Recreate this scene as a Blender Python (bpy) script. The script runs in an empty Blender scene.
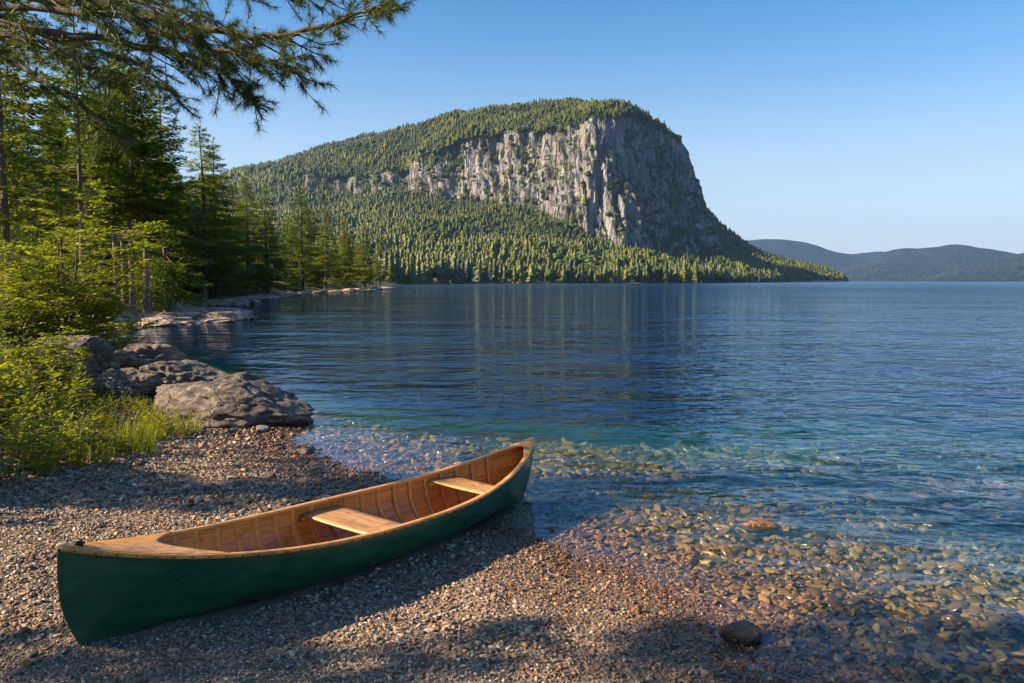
import bpy, math, random
import numpy as np
from mathutils import Vector, Matrix

PI = math.pi
SC = bpy.context.scene
COL = SC.collection
rnd = random.Random(7)

# ------------------------------------------------------------------ camera frame
CAM_H = 2.3
FPX = 804.0
PITCH = math.atan(60.5 / FPX)
SUN_AZ = math.radians(-102)          # sun stands to the left
SUN_EL = math.radians(29.5)

def ray(px, py):
    """direction of a photo pixel in world space, scaled to y = 1"""
    x = (px - 512) / FPX; y = (341.5 - py) / FPX
    c, s = math.cos(PITCH), math.sin(PITCH)
    d = Vector((x, c + y * s, -s + y * c))
    return d / d.y

def at_z(px, py, z=0.0):
    d = ray(px, py); t = (z - CAM_H) / d.z
    return Vector((d.x * t, d.y * t, z))

def at_y(px, py, Y):
    d = ray(px, py)
    return Vector((d.x * Y, Y, CAM_H + d.z * Y))

# ------------------------------------------------------------------ numpy noise
def _hash(ix, iy, iz, seed):
    with np.errstate(over='ignore'):
        h = (ix.astype(np.uint32) * np.uint32(374761393) + iy.astype(np.uint32) * np.uint32(668265263)
             + iz.astype(np.uint32) * np.uint32(2246822519) + np.uint32((seed * 3266489917) & 0xffffffff))
        h = (h ^ (h >> np.uint32(13))) * np.uint32(1274126177)
        h = (h ^ (h >> np.uint32(16))) * np.uint32(2246822519)
        h = h ^ (h >> np.uint32(15))
    return h.astype(np.float64) / 2147483647.5 - 1.0

def vnoise(x, y, z, seed=0):
    x, y, z = np.broadcast_arrays(np.asarray(x, float), np.asarray(y, float), np.asarray(z, float))
    fx, fy, fz = np.floor(x), np.floor(y), np.floor(z)
    ix, iy, iz = fx.astype(np.int64), fy.astype(np.int64), fz.astype(np.int64)
    u, v, w = x - fx, y - fy, z - fz
    u = u * u * u * (u * (u * 6 - 15) + 10); v = v * v * v * (v * (v * 6 - 15) + 10); w = w * w * w * (w * (w * 6 - 15) + 10)
    r = 0
    for a in (0, 1):
        for b in (0, 1):
            for c in (0, 1):
                r = r + _hash(ix + a, iy + b, iz + c, seed) * (u if a else 1 - u) * (v if b else 1 - v) * (w if c else 1 - w)
    return r

def fbm(x, y, z=0.0, octaves=4, gain=.5, seed=0):
    r = 0; a = 1.0; f = 1.0; n = 0
    for i in range(octaves):
        r = r + a * vnoise(np.asarray(x) * f + 13.7 * i, np.asarray(y) * f + 5.1 * i, np.asarray(z) * f, seed + i)
        n += a; a *= gain; f *= 2.03
    return r / n

def sstep(a, b, x):
    t = np.clip((x - a) / (b - a), 0, 1)
    return t * t * (3 - 2 * t)

# ------------------------------------------------------------------ mesh helpers
def mk(name, V, Fs, mat=None, parent=None, smooth=False, attrs=None, uv=None, mats=None, midx=None):
    """one mesh object from vertex array V and a list of face arrays (n x 3 or n x 4)"""
    V = np.asarray(V, dtype=np.float32).reshape(-1, 3)
    if not isinstance(Fs, (list, tuple)): Fs = [Fs]
    Fs = [np.asarray(f, dtype=np.int32) for f in Fs if len(f)]
    me = bpy.data.meshes.new(name)
    me.vertices.add(len(V)); me.vertices.foreach_set('co', V.ravel())
    if Fs:
        loops = np.concatenate([f.ravel() for f in Fs])
        tot = np.concatenate([np.full(len(f), f.shape[1], np.int32) for f in Fs])
        start = np.concatenate([[0], np.cumsum(tot)[:-1]]).astype(np.int32)
        me.loops.add(len(loops)); me.loops.foreach_set('vertex_index', loops)
        me.polygons.add(len(tot)); me.polygons.foreach_set('loop_start', start); me.polygons.foreach_set('loop_total', tot)
        if smooth: me.polygons.foreach_set('use_smooth', np.ones(len(tot), bool))
        me.update(calc_edges=True)
        if uv is not None:
            l = me.uv_layers.new(name='UVMap')
            l.data.foreach_set('uv', np.asarray(uv, np.float32)[loops].ravel())
    for k, a in (attrs or {}).items():
        a = np.asarray(a, np.float32)
        if a.ndim == 1:
            at = me.attributes.new(k, 'FLOAT', 'POINT'); at.data.foreach_set('value', a)
        else:
            at = me.attributes.new(k, 'FLOAT_VECTOR', 'POINT'); at.data.foreach_set('vector', a.ravel())
    if mats:
        for m in mats: me.materials.append(m)
        if midx is not None: me.polygons.foreach_set('material_index', np.asarray(midx, np.int32))
    elif mat: me.materials.append(mat)
    o = bpy.data.objects.new(name, me); COL.objects.link(o)
    if parent: o.parent = parent
    return o

class Bag:
    """collects pieces of one mesh"""
    def __init__(s): s.V = []; s.T = []; s.Q = []; s.n = 0
    def add(s, V, F):
        V = np.asarray(V, float).reshape(-1, 3); F = np.asarray(F, int)
        if len(F): (s.T if F.shape[1] == 3 else s.Q).append(F + s.n)
        s.V.append(V); s.n += len(V)
    def out(s):
        Fs = []
        if s.T: Fs.append(np.concatenate(s.T))
        if s.Q: Fs.append(np.concatenate(s.Q))
        return np.concatenate(s.V), Fs

def tube(P, R, n=6, cap=True):
    P = np.asarray(P, float); R = np.broadcast_to(np.asarray(R, float), (len(P),))
    T = np.gradient(P, axis=0); T /= np.linalg.norm(T, axis=1)[:, None] + 1e-9
    ref = np.array([0, 0, 1.0]) if abs(T[0][2]) < .9 else np.array([1.0, 0, 0])
    A = np.cross(T, ref); A /= np.linalg.norm(A, axis=1)[:, None] + 1e-9
    B = np.cross(T, A)
    a = np.arange(n) / n * 2 * PI
    V = P[:, None] + R[:, None, None] * (A[:, None] * np.cos(a)[None, :, None] + B[:, None] * np.sin(a)[None, :, None])
    V = V.reshape(-1, 3)
    i = np.arange(len(P) - 1)[:, None] * n; j = np.arange(n)[None]; k = (j + 1) % n
    F = np.stack([i + j, i + k, i + n + k, i + n + j], -1).reshape(-1, 4)
    return V, F

def grid_faces(nr, nc, wrap=False):
    i = np.arange(nr - 1)[:, None]; j = np.arange(nc if wrap else nc - 1)[None]; k = (j + 1) % nc
    return np.stack([i * nc + j, i * nc + k, (i + 1) * nc + k, (i + 1) * nc + j], -1).reshape(-1, 4)

def leaves(P, D, N, L, W, mid=.42):
    """diamond leaves: base P, direction D, approximate normal N"""
    P = np.asarray(P, float); D = D / (np.linalg.norm(D, axis=1)[:, None] + 1e-9)
    S = np.cross(D, N); S /= np.linalg.norm(S, axis=1)[:, None] + 1e-9
    L = np.asarray(L)[..., None] * np.ones((len(P), 1)); W = np.asarray(W)[..., None] * np.ones((len(P), 1))
    a = P; b = P + D * L * mid + S * W * .5; c = P + D * L; d = P + D * L * mid - S * W * .5
    V = np.stack([a, b, c, d], 1).reshape(-1, 3)
    F = np.arange(len(P) * 4).reshape(-1, 4)
    return V, F

def tag(o, label=None, cat=None, group=None, kind=None):
    if label: o['label'] = label
    if cat: o['category'] = cat
    if group: o['group'] = group
    if kind: o['kind'] = kind
    return o

def thing(name, loc, label, cat, group=None, rz=0):
    o = bpy.data.objects.new(name, None); COL.objects.link(o)
    o.location = loc; o.rotation_euler = (0, 0, rz); o.empty_display_size = .2
    return tag(o, label, cat, group)

KIDS = {}
def part(name, V, Fs, mat, root, **k):
    o = mk(name, V, Fs, mat, root, **k)
    KIDS.setdefault(root.name, []).append(o)
    return o

def dup(root, loc, rz=0, sc=1.0, label=None, group=None, tilt=(0, 0)):
    r = root.copy(); COL.objects.link(r)
    r.location = loc; r.rotation_euler = (tilt[0], tilt[1], rz); r.scale = (sc, sc, sc) if not hasattr(sc, '__len__') else sc
    if label: r['label'] = label
    if group: r['group'] = group
    for ch in KIDS.get(root.name, []):
        c = ch.copy(); COL.objects.link(c); c.parent = r
    return r

# ------------------------------------------------------------------ material helpers
def mat_new(name):
    m = bpy.data.materials.new(name); m.use_nodes = True
    nt = m.node_tree; nt.nodes.clear()
    out = nt.nodes.new('ShaderNodeOutputMaterial')
    return m, nt, out

class NT:
    def __init__(s, nt): s.nt = nt
    def n(s, t, **k):
        nd = s.nt.nodes.new(t)
        for a, b in k.items():
            if a == 'inp':
                for kk, vv in b.items():
                    if isinstance(vv, bpy.types.NodeSocket): s.nt.links.new(vv, nd.inputs[kk])
                    else: nd.inputs[kk].default_value = vv
            else: setattr(nd, a, b)
        return nd
    def l(s, a, b): s.nt.links.new(a, b)
    def noise(s, vec, scale, detail=4, rough=.55, dist=0.0):
        return s.n('ShaderNodeTexNoise', inp={'Vector': vec, 'Scale': scale, 'Detail': detail, 'Roughness': rough, 'Distortion': dist}).outputs['Fac']
    def map(s, vec, scale=(1, 1, 1), rot=(0, 0, 0), loc=(0, 0, 0)):
        return s.n('ShaderNodeMapping', inp={'Vector': vec, 'Scale': scale, 'Rotation': rot, 'Location': loc}).outputs[0]
    def ramp(s, fac, stops, interp='LINEAR'):
        r = s.n('ShaderNodeValToRGB'); s.l(fac, r.inputs[0]); e = r.color_ramp.elements; r.color_ramp.interpolation = interp
        while len(e) < len(stops): e.new(.5)
        for q, (p, c) in zip(e, stops): q.position = p; q.color = (c, c, c, 1) if not hasattr(c, '__len__') else (*c, 1)
        return r.outputs[0]
    def math(s, op, a, b=0.0, c=None, clamp=False):
        nd = s.n('ShaderNodeMath', operation=op, use_clamp=clamp)
        for i, v in enumerate((a, b, c)):
            if v is None: continue
            if isinstance(v, bpy.types.NodeSocket): s.l(v, nd.inputs[i])
            else: nd.inputs[i].default_value = v
        return nd.outputs[0]
    def mix(s, fac, a, b, blend='MIX'):
        nd = s.n('ShaderNodeMix', data_type='RGBA', blend_type=blend)
        for i, v in ((0, fac), (6, a), (7, b)):
            if isinstance(v, bpy.types.NodeSocket): s.l(v, nd.inputs[i])
            else: nd.inputs[i].default_value = v if i == 0 else (*v, 1)
        return nd.outputs[2]
    def maprange(s, v, a, b, c=0, d=1):
        return s.n('ShaderNodeMapRange', inp={0: v, 1: a, 2: b, 3: c, 4: d}).outputs[0]
    def bump(s, h, strength=.5, dist=.01, normal=None):
        i = {'Height': h, 'Strength': strength, 'Distance': dist}
        if normal: i['Normal'] = normal
        return s.n('ShaderNodeBump', inp=i).outputs[0]
    def bsdf(s, **k):
        return s.n('ShaderNodeBsdfPrincipled', inp={a.replace('_', ' '): b for a, b in k.items()})

def c4(c): return (*c, 1)

def leaf_mat(name, c1, c2, trans=.4, tc=None, rough=.5, spec=.3, stand=None):
    """foliage: per-object and small-scale hue variation, lets light through"""
    m, nt, out = mat_new(name); t = NT(nt)
    oi = t.n('ShaderNodeObjectInfo'); tc_ = t.n('ShaderNodeTexCoord')
    nz = t.noise(tc_.outputs['Object'], 1.7, 3)
    f = t.math('ADD', t.math('MULTIPLY', oi.outputs['Random'], .6), t.math('MULTIPLY', nz, .9)); f = t.math('SUBTRACT', f, .25, clamp=True)
    if stand:   # stands of lighter and darker trees
        ns = t.noise(oi.outputs['Location'], stand, 3, .6)
        f = t.math('ADD', t.math('MULTIPLY', f, .6), t.maprange(ns, .4, .64, -.15, .55), clamp=True)
    col = t.mix(f, c1, c2)
    b = t.bsdf(Base_Color=col, Roughness=rough); b.inputs['Specular IOR Level'].default_value = spec
    tr = t.n('ShaderNodeBsdfTranslucent')
    t.l(t.mix(1.0, col, tc or (1.5, 1.35, .5), 'MULTIPLY'), tr.inputs[0])
    mx = t.n('ShaderNodeMixShader', inp={0: trans}); t.l(b.outputs[0], mx.inputs[1]); t.l(tr.outputs[0], mx.inputs[2])
    t.l(mx.outputs[0], out.inputs[0])
    return m

def bark_mat(name, c1, c2, scale=6):
    m, nt, out = mat_new(name); t = NT(nt)
    co = t.n('ShaderNodeTexCoord').outputs['Object']
    v = t.map(co, (1, 1, .18))
    nz = t.noise(v, scale * 2, 5, .65); n2 = t.noise(co, scale * .3, 3)
    col = t.mix(t.maprange(t.math('ADD', nz, t.math('MULTIPLY', n2, .4)), .45, .95), c1, c2)
    b = t.bsdf(Base_Color=col, Roughness=.9, Normal=t.bump(nz, .8, .03))
    t.l(b.outputs[0], out.inputs[0]); return m

# ------------------------------------------------------------------ world, sun, camera
world = bpy.data.worlds.new("World"); SC.world = world; world.use_nodes = True
wt = world.node_tree
sky = wt.nodes.new('ShaderNodeTexSky'); sky.sky_type = 'NISHITA'; sky.sun_disc = False
sky.sun_elevation = SUN_EL; sky.sun_rotation = SUN_AZ
sky.air_density = 1.0; sky.dust_density = 1.0; sky.ozone_density = 3.0; sky.altitude = 300
hs = wt.nodes.new('ShaderNodeHueSaturation'); hs.inputs['Saturation'].default_value = 1.3; hs.inputs['Hue'].default_value = .498
wt.links.new(sky.outputs[0], hs.inputs['Color']); 
# paler air low over the lake
_t = wt.nodes.new('ShaderNodeTexCoord'); _s = wt.nodes.new('ShaderNodeSeparateXYZ'); wt.links.new(_t.outputs['Generated'], _s.inputs[0])
_m = wt.nodes.new('ShaderNodeMapRange'); _m.interpolation_type = 'SMOOTHERSTEP'; wt.links.new(_s.outputs[2], _m.inputs[0])
_m.inputs[1].default_value = -.05; _m.inputs[2].default_value = .35; _m.inputs[3].default_value = .80; _m.inputs[4].default_value = 0
_x = wt.nodes.new('ShaderNodeMix'); _x.data_type = 'RGBA'; wt.links.new(_m.outputs[0], _x.inputs[0]); wt.links.new(hs.outputs[0], _x.inputs[6]); _x.inputs[7].default_value = (4.0, 4.45, 5.1, 1)
wt.links.new(_x.outputs[2], wt.nodes['Background'].inputs[0])
wt.nodes['Background'].inputs[1].default_value = .070

sd_ = bpy.data.lights.new('sun', 'SUN'); sd_.energy = 5.0; sd_.angle = math.radians(.53); sd_.color = (1, .80, .56)
sun = bpy.data.objects.new('sun', sd_); COL.objects.link(sun)
SUND = Vector((math.sin(SUN_AZ) * math.cos(SUN_EL), math.cos(SUN_AZ) * math.cos(SUN_EL), math.sin(SUN_EL)))
sun.rotation_euler = SUND.to_track_quat('Z', 'Y').to_euler(); sun.location = (-20, 5, 30)

cd = bpy.data.cameras.new('camera'); cam = bpy.data.objects.new('camera', cd); COL.objects.link(cam)
cam.location = (0, 0, CAM_H); cam.rotation_euler = (PI / 2 - PITCH, 0, 0)
cd.sensor_width = 36; cd.lens = FPX / 1024 * 36; cd.clip_start = .1; cd.clip_end = 60000
SC.camera = cam
SC.view_settings.view_transform = 'Standard'; SC.view_settings.look = 'None'; SC.view_settings.gamma = 1
SC.view_settings.exposure = 1.45
SC.render.engine = 'CYCLES'
cy = SC.cycles
cy.max_bounces = 8; cy.diffuse_bounces = 2; cy.glossy_bounces = 3; cy.transmission_bounces = 4; cy.transparent_max_bounces = 12; cy.volume_bounces = 0
cy.caustics_reflective = False; cy.caustics_refractive = False
cy.use_denoising = True; cy.use_adaptive_sampling = True; cy.adaptive_threshold = .01
cy.sample_clamp_indirect = 4
try: cy.denoiser = 'OPENIMAGEDENOISE'; cy.denoising_prefilter = 'ACCURATE'
except Exception: pass

# ------------------------------------------------------------------ shoreline and terrain
def pd(px, D, z=0): return ((px - 512) / FPX * D, D)
SH = [(60, -3000), (30, -60), (8, -8), (4.2, -1), (2.9, 2)]
SH += [tuple(at_z(*p)[:2]) for p in [(800, 690), (742, 648), (700, 622), (650, 596), (594, 568), (540, 548), (498, 527), (440, 508), (390, 488), (340, 470), (302, 455),
        (272, 433), (290, 412), (235, 388), (200, 366), (130, 352)]]
SH += [pd(60, 31), pd(95, 38), pd(130, 40), pd(180, 43), pd(252, 51), pd(215, 60), pd(170, 66), pd(180, 74), pd(237, 78), pd(262, 98), pd(290, 125), pd(300, 150), pd(335, 170), pd(390, 232),
       pd(380, 300), pd(392, 420), pd(420, 560), pd(470, 700), pd(560, 770), pd(640, 800), pd(700, 830), pd(718, 1027), pd(785, 1420), pd(845, 2050), pd(852, 2700), (1000, 3600), (0, 4200)]
SHN = np.array(SH)
LAND = np.concatenate([SHN, [(-9000, 4200), (-9000, -3000)]])

def shore_sd(x, y):
    """signed distance to the shoreline, + over the lake, - on land"""
    x = np.asarray(x, float); y = np.asarray(y, float)
    best = np.full(x.shape, 1e18)
    for (ax, ay), (bx, by) in zip(SHN[:-1], SHN[1:]):
        dx, dy = bx - ax, by - ay
        t = np.clip(((x - ax) * dx + (y - ay) * dy) / (dx * dx + dy * dy), 0, 1)
        best = np.minimum(best, (x - ax - t * dx) ** 2 + (y - ay - t * dy) ** 2)
    ins = np.zeros(x.shape, bool); n = len(LAND)
    for i in range(n):
        ax, ay = LAND[i]; bx, by = LAND[(i + 1) % n]
        c = ((ay > y) != (by > y)); xi = ax + (y - ay) / ((by - ay) if by != ay else 1e-9) * (bx - ax)
        ins ^= c & (x < xi)
    d = np.sqrt(best)
    return np.where(ins, -d, d)

# The water surface does not bend rays, so the bed is built at its apparent depth (about 0.3 of the true one
# at these low angles, as refraction would show it); the water's tint uses the true depth.
def ground_z(x, y, sd=None, fine=True, true_depth=False):
    x = np.asarray(x, float); y = np.asarray(y, float)
    if sd is None: sd = shore_sd(x, y)
    r = np.hypot(x, y)
    w = fbm(x * .35, y * .35, 0, 3, seed=3) * .5 * sstep(.0, 3, np.abs(sd)) * np.clip(r / 40, .5, 1)
    s = sd + w
    s = np.where(s > 0, s * (1 + 1.6 * sstep(16, 30, y) + 6 * sstep(11.8, 15.5, y) * sstep(6, 0, x) + 12 * sstep(14.5, 19, y) * sstep(1, -4, x)), s)
    z = np.interp(s, [-60, -20, -10, -7, -5.0, -2.5, 0, 1, 3, 5, 8, 12, 20, 60, 400], [6, 3, 1.5, .75, .30, .14, 0, -.20, -.44, -.70, -1.25, -2.9, -7, -18, -40])
    z = z + np.clip(-s - 60, 0, 600) * .06
    z = z + fbm(x * .55, y * .55, 0, 3, seed=15) * .55 * sstep(2.5, 6, s) * sstep(40, 12, s)
    amp = np.clip((r - 14) / 30, 0, 1) * np.clip(-s / 6, 0, 1)
    z = z + amp * fbm(x * .12, y * .12, 0, 4, seed=9) * .9
    if fine:
        k = np.clip(1 - r / 60, 0, 1)
        z = z + k * (fbm(x * 1.3, y * 1.3, 0, 3, seed=5) * .03 + fbm(x * 6, y * 6, 0, 2, seed=6) * .010) * np.where(s > 1, 1.6, 1)
    return z if true_depth else np.where(z < 0, z * .3, z)

def gz(x, y): return float(ground_z(np.array([x]), np.array([y]))[0])

def polar(rings, angs):
    R, A = np.meshgrid(rings, angs, indexing='ij')
    return R * np.sin(A), R * np.cos(A)

front = np.linspace(-math.radians(40), math.radians(40), 460)
back = np.linspace(math.radians(40), math.radians(320), 72)[1:-1]
ANG = np.concatenate([front, back])
RINGS = np.concatenate([[.02], np.geomspace(.6, 14000, 560)])
GX, GY = polar(RINGS, ANG)
GSD = shore_sd(GX, GY)
GZ = ground_z(GX, GY, GSD)

# ------------------------------------------------------------------ ground material
def make_ground_mat():
    m, nt, out = mat_new('ground_gravel'); t = NT(nt)
    geo = t.n('ShaderNodeNewGeometry'); pos = geo.outputs['Position']
    sd = t.n('ShaderNodeAttribute', attribute_name='sd').outputs['Fac']
    z = t.n('ShaderNodeSeparateXYZ', inp={0: pos}).outputs[2]
    v1 = t.n('ShaderNodeTexVoronoi', inp={'Vector': pos, 'Scale': 38.0})
    v2 = t.n('ShaderNodeTexVoronoi', inp={'Vector': pos, 'Scale': 9.0, 'Randomness': 1.0})
    nz = t.noise(pos, 1.1, 4); nf = t.noise(pos, 60, 3)
    s1 = t.n('ShaderNodeSeparateColor', inp={0: v1.outputs['Color']}); s2 = t.n('ShaderNodeSeparateColor', inp={0: v2.outputs['Color']})
    grit = t.ramp(s1.outputs[0], [(0, (.045, .033, .022)), (.35, (.13, .09, .055)), (.7, (.25, .18, .11)), (1, (.38, .29, .20))])
    grit = t.mix(t.maprange(nz, .35, .65), grit, (.2, .14, .10), 'MIX')
    grit = t.mix(.5, grit, t.ramp(nf, [(.3, (.07, .048, .034)), (.7, (.24, .165, .115))]))
    bed = t.ramp(s2.outputs[0], [(0, (.04, .03, .018)), (.3, (.12, .09, .05)), (.65, (.24, .18, .10)), (.9, (.34, .28, .18)), (1, (.2, .12, .08))])
    bed = t.mix(t.maprange(v2.outputs['Distance'], .25, .6), bed, (.05, .045, .03))
    under = t.maprange(z, -.08, -.025, 1, 0)
    col = t.mix(under, grit, bed)
    wet = t.maprange(t.math('ADD', z, t.math('MULTIPLY', t.math('SUBTRACT', nz, .5), .08)), -.0, .06, 1, 0)
    col = t.mix(wet, col, t.mix(1.0, col, (.62, .56, .52), 'MULTIPLY'))
    # soil and moss inland
    soil = t.ramp(t.noise(pos, .8, 5), [(.35, (.035, .025, .015)), (.55, (.05, .055, .02)), (.7, (.08, .10, .03))])
    bw = t.n('ShaderNodeAttribute', attribute_name='bw').outputs['Fac']
    inl = t.maprange(t.math('ADD', sd, t.math('MULTIPLY', t.math('SUBTRACT', nz, .5), 2.5)), t.math('MULTIPLY', bw, -1.25), t.math('MULTIPLY', bw, -.9), 1, 0)
    far = t.n('ShaderNodeAttribute', attribute_name='far').outputs['Fac']
    pale = t.ramp(t.noise(pos, .5, 6, .7), [(.35, (.2, .15, .11)), (.6, (.38, .30, .23))])
    col = t.mix(t.math('MULTIPLY', far, t.maprange(z, -.2, 0)), col, pale)
    col = t.mix(inl, col, soil)
    h = t.math('ADD', t.math('MULTIPLY', v1.outputs['Distance'], -.35), t.math('MULTIPLY', nf, .25))
    h = t.math('ADD', h, t.math('MULTIPLY', t.math('MULTIPLY', v2.outputs['Distance'], under), -2.6))
    b = t.bsdf(Base_Color=col, Roughness=t.maprange(wet, 0, 1, .85, .35), Normal=t.bump(h, .9, .03))
    t.l(b.outputs[0], out.inputs[0]); return m
M_GROUND = make_ground_mat()

bwidth = np.where(np.hypot(GX, GY) < 25, 5.2, np.where(GY < 300, 3.5, .6))
ground = mk('ground', np.stack([GX, GY, GZ], -1).reshape(-1, 3), grid_faces(*GX.shape, wrap=True), M_GROUND, smooth=True,
            attrs={'sd': GSD.ravel(), 'bw': bwidth.ravel(), 'far': sstep(20, 35, np.hypot(GX, GY)).ravel()})
tag(ground, kind='structure')

# ------------------------------------------------------------------ water
def make_water_mat():
    m, nt, out = mat_new('lake_water'); t = NT(nt)
    pos = t.n('ShaderNodeNewGeometry').outputs['Position']
    dep = t.n('ShaderNodeAttribute', attribute_name='depth').outputs['Fac']
    calm = t.n('ShaderNodeAttribute', attribute_name='calm').outputs['Fac']
    def wave(scale, sx, sy, rot, det=3, dist=.4):
        v = t.map(pos, (sx, sy, 1), (0, 0, rot))
        return t.noise(v, scale, det, .5, dist)
    w1 = wave(3.6, .82, 1.15, .12, 2, .6)
    w2 = wave(1.25, .72, 1.1, -.15, 2, .5)
    w3 = wave(9.5, .7, 1.2, .25, 2, .3)
    w4 = wave(.25, .6, 1.0, .1, 3, .2)
    rid = t.math('SUBTRACT', 1.0, t.math('ABSOLUTE', t.math('MULTIPLY_ADD', w1, 2.0, -1.0)))
    gust = t.maprange(t.noise(t.map(pos, (.5, 1, 1)), .05, 3), .35, .65, .65, 1.25)
    near = t.math('ADD', t.math('MULTIPLY', w1, .026), t.math('MULTIPLY', w3, .0048))
    near = t.math('ADD', near, t.math('MULTIPLY', rid, .0025))
    mid = t.math('MULTIPLY', w2, .11)
    big = t.math('MULTIPLY', w4, .30)
    h = t.math('ADD', t.math('ADD', near, mid), big)
    h = t.math('MULTIPLY', t.math('MULTIPLY', h, gust), calm)
    bn = t.bump(h, 1.0, 1.0)
    inc = t.n('ShaderNodeNewGeometry').outputs['Incoming']
    # Schlick reflectance, the same from above and for light leaving from below
    cth = t.math('ABSOLUTE', t.n('ShaderNodeVectorMath', operation='DOT_PRODUCT', inp={0: inc, 1: bn}).outputs['Value'])
    fr = t.math('MULTIPLY_ADD', t.math('POWER', t.math('SUBTRACT', 1.0, cth, clamp=True), 5.4), .93, .020)
    gl = t.n('ShaderNodeBsdfGlossy', inp={'Color': (.66, .77, .92, 1), 'Roughness': t.n('ShaderNodeAttribute', attribute_name='rough').outputs['Fac'], 'Normal': bn})
    # what is below: clear in the shallows, tinted, then the body colour of deep water
    cz = t.math('ABSOLUTE', t.n('ShaderNodeSeparateXYZ', inp={0: inc}).outputs[2])
    path = t.math('MULTIPLY', dep, t.math('ADD', 1.0, t.math('DIVIDE', .28, t.math('ADD', cz, .12))))
    def ab(k): return t.math('EXPONENT', t.math('MULTIPLY', path, -k))
    tint = t.n('ShaderNodeCombineColor', inp={0: ab(.36), 1: ab(.07), 2: ab(.10)}).outputs[0]
    tr = t.n('ShaderNodeBsdfTransparent', inp={0: tint})
    body = t.n('ShaderNodeBsdfDiffuse')
    t.l(t.ramp(t.maprange(dep, 0, 9), [(0, (.08, .085, .045)), (.07, (.010, .135, .090)), (.13, (.003, .080, .075)), (.21, (.0015, .036, .052)), (.36, (.001, .016, .036)), (1, (.0007, .010, .029))]), body.inputs[0])
    vis = t.math('SUBTRACT', 1.0, t.math('EXPONENT', t.math('MULTIPLY', path, -.24)))
    below = t.n('ShaderNodeMixShader'); t.l(vis, below.inputs[0]); t.l(tr.outputs[0], below.inputs[1]); t.l(body.outputs[0], below.inputs[2])
    fin = t.n('ShaderNodeMixShader'); t.l(fr, fin.inputs[0]); t.l(below.outputs[0], fin.inputs[1]); t.l(gl.outputs[0], fin.inputs[2])
    t.l(fin.outputs[0], out.inputs[0]); return m
M_WATER = make_water_mat()
WR = np.concatenate([[.02], np.geomspace(.6, 30000, 420)])
WA = np.concatenate([np.linspace(-math.radians(40), math.radians(40), 300), np.linspace(math.radians(40), math.radians(320), 60)[1:-1]])
WX, WY = polar(WR, WA)
WSD = shore_sd(WX, WY); WG = ground_z(WX, WY, WSD, False, True)
WZ = np.zeros_like(WX)
# sheltered behind the rocks and along the left shore, choppier out on the open lake
calm = .45 + .55 * sstep(-.28, .15, WX / np.maximum(WY, 1) + .004 * WY * (WY < 60))
calm = calm * (.35 + .65 * sstep(0, 2.5, WSD)) * (1 + 1.8 * sstep(25, 350, WY))
water = mk('water', np.stack([WX, WY, WZ], -1).reshape(-1, 3), grid_faces(*WX.shape, wrap=True), M_WATER, smooth=True,
           attrs={'depth': np.clip(-WG, 0, 60).ravel(), 'calm': calm.ravel(), 'rough': (.03 + .11 * sstep(30, 500, np.hypot(WX, WY))).ravel()})
tag(water, kind='structure')

#==PART2==
# ------------------------------------------------------------------ mountain: lofted from shore over talus and cliff to the plateau
def cr(Ks, u):
    """Catmull-Rom through key rows Ks at parameters u in 0..len-1"""
    Ks = np.asarray(Ks, float); n = len(Ks)
    i = np.clip(np.floor(u).astype(int), 0, n - 2); t = (u - i)[:, None]
    p0 = Ks[np.maximum(i - 1, 0)]; p1 = Ks[i]; p2 = Ks[i + 1]; p3 = Ks[np.minimum(i + 2, n - 1)]
    return .5 * ((2 * p1) + (-p0 + p2) * t + (2 * p0 - 5 * p1 + 4 * p2 - p3) * t * t + (-p0 + 3 * p1 - 3 * p2 + p3) * t ** 3)

def K(px, py, D): return tuple(at_y(px, py, D))
MCOL = [  # shore,            cliff base,           cliff top,            plateau ridge
    (K(-60, 283, 560), K(40, 224, 1840), K(40, 221, 1870), K(40, 212, 2300)),
    (K(60, 283, 600), K(150, 212, 1800), K(150, 209, 1830), K(150, 190, 2280)),
    (K(200, 283, 640), K(235, 204, 1770), K(235, 200, 1800), K(232, 170, 2250)),
    (K(330, 283, 690), K(300, 190, 1740), K(300, 174, 1765), K(300, 151, 2200)),
    (K(400, 283, 700), K(360, 192, 1690), K(358, 174, 1715), K(350, 136, 2150)),
    (K(440, 283, 720), K(408, 192, 1630), K(410, 166, 1660), K(400, 124, 2100)),
    (K(480, 283, 740), K(440, 198, 1560), K(440, 146, 1600), K(445, 113, 2030)),
    (K(520, 283, 760), K(482, 202, 1500), K(485, 132, 1545), K(490, 106, 1960)),
    (K(560, 283, 780), K(520, 210, 1430), K(525, 129, 1480), K(530, 103, 1880)),
    (K(600, 283, 800), K(556, 222, 1360), K(560, 126, 1415), K(565, 103, 1800)),
    (K(640, 283, 815), K(588, 236, 1310), K(592, 121, 1375), K(598, 103, 1720)),
    (K(680, 283, 830), K(625, 252, 1290), K(622, 118, 1400), K(622, 107, 1680)),
    (K(712, 283, 900), K(662, 262, 1320), K(645, 122, 1460), K(640, 113, 1700)),
    (K(750, 283, 1150), K(700, 262, 1420), K(664, 128, 1560), K(652, 119, 1740)),
    (K(790, 282, 1480), K(722, 250, 1600), K(675, 140, 1690), K(660, 126, 1790)),
    (K(815, 282, 1800), K(716, 252, 1780), K(668, 145, 1820), K(655, 130, 1840)),
    (K(780, 282, 2150), K(660, 250, 1990), K(640, 150, 1900), K(635, 130, 1870)),
    (K(640, 282, 2400), K(560, 240, 2250), K(580, 160, 2000), K(580, 118, 1930)),
]
NC = 760
uc = np.linspace(0, len(MCOL) - 1, NC)
S_, B_, T_, R_ = [cr([c[i] for c in MCOL], uc) for i in range(4)]
S_[:, 2] = -2; R_[:, 2] -= 15
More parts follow.
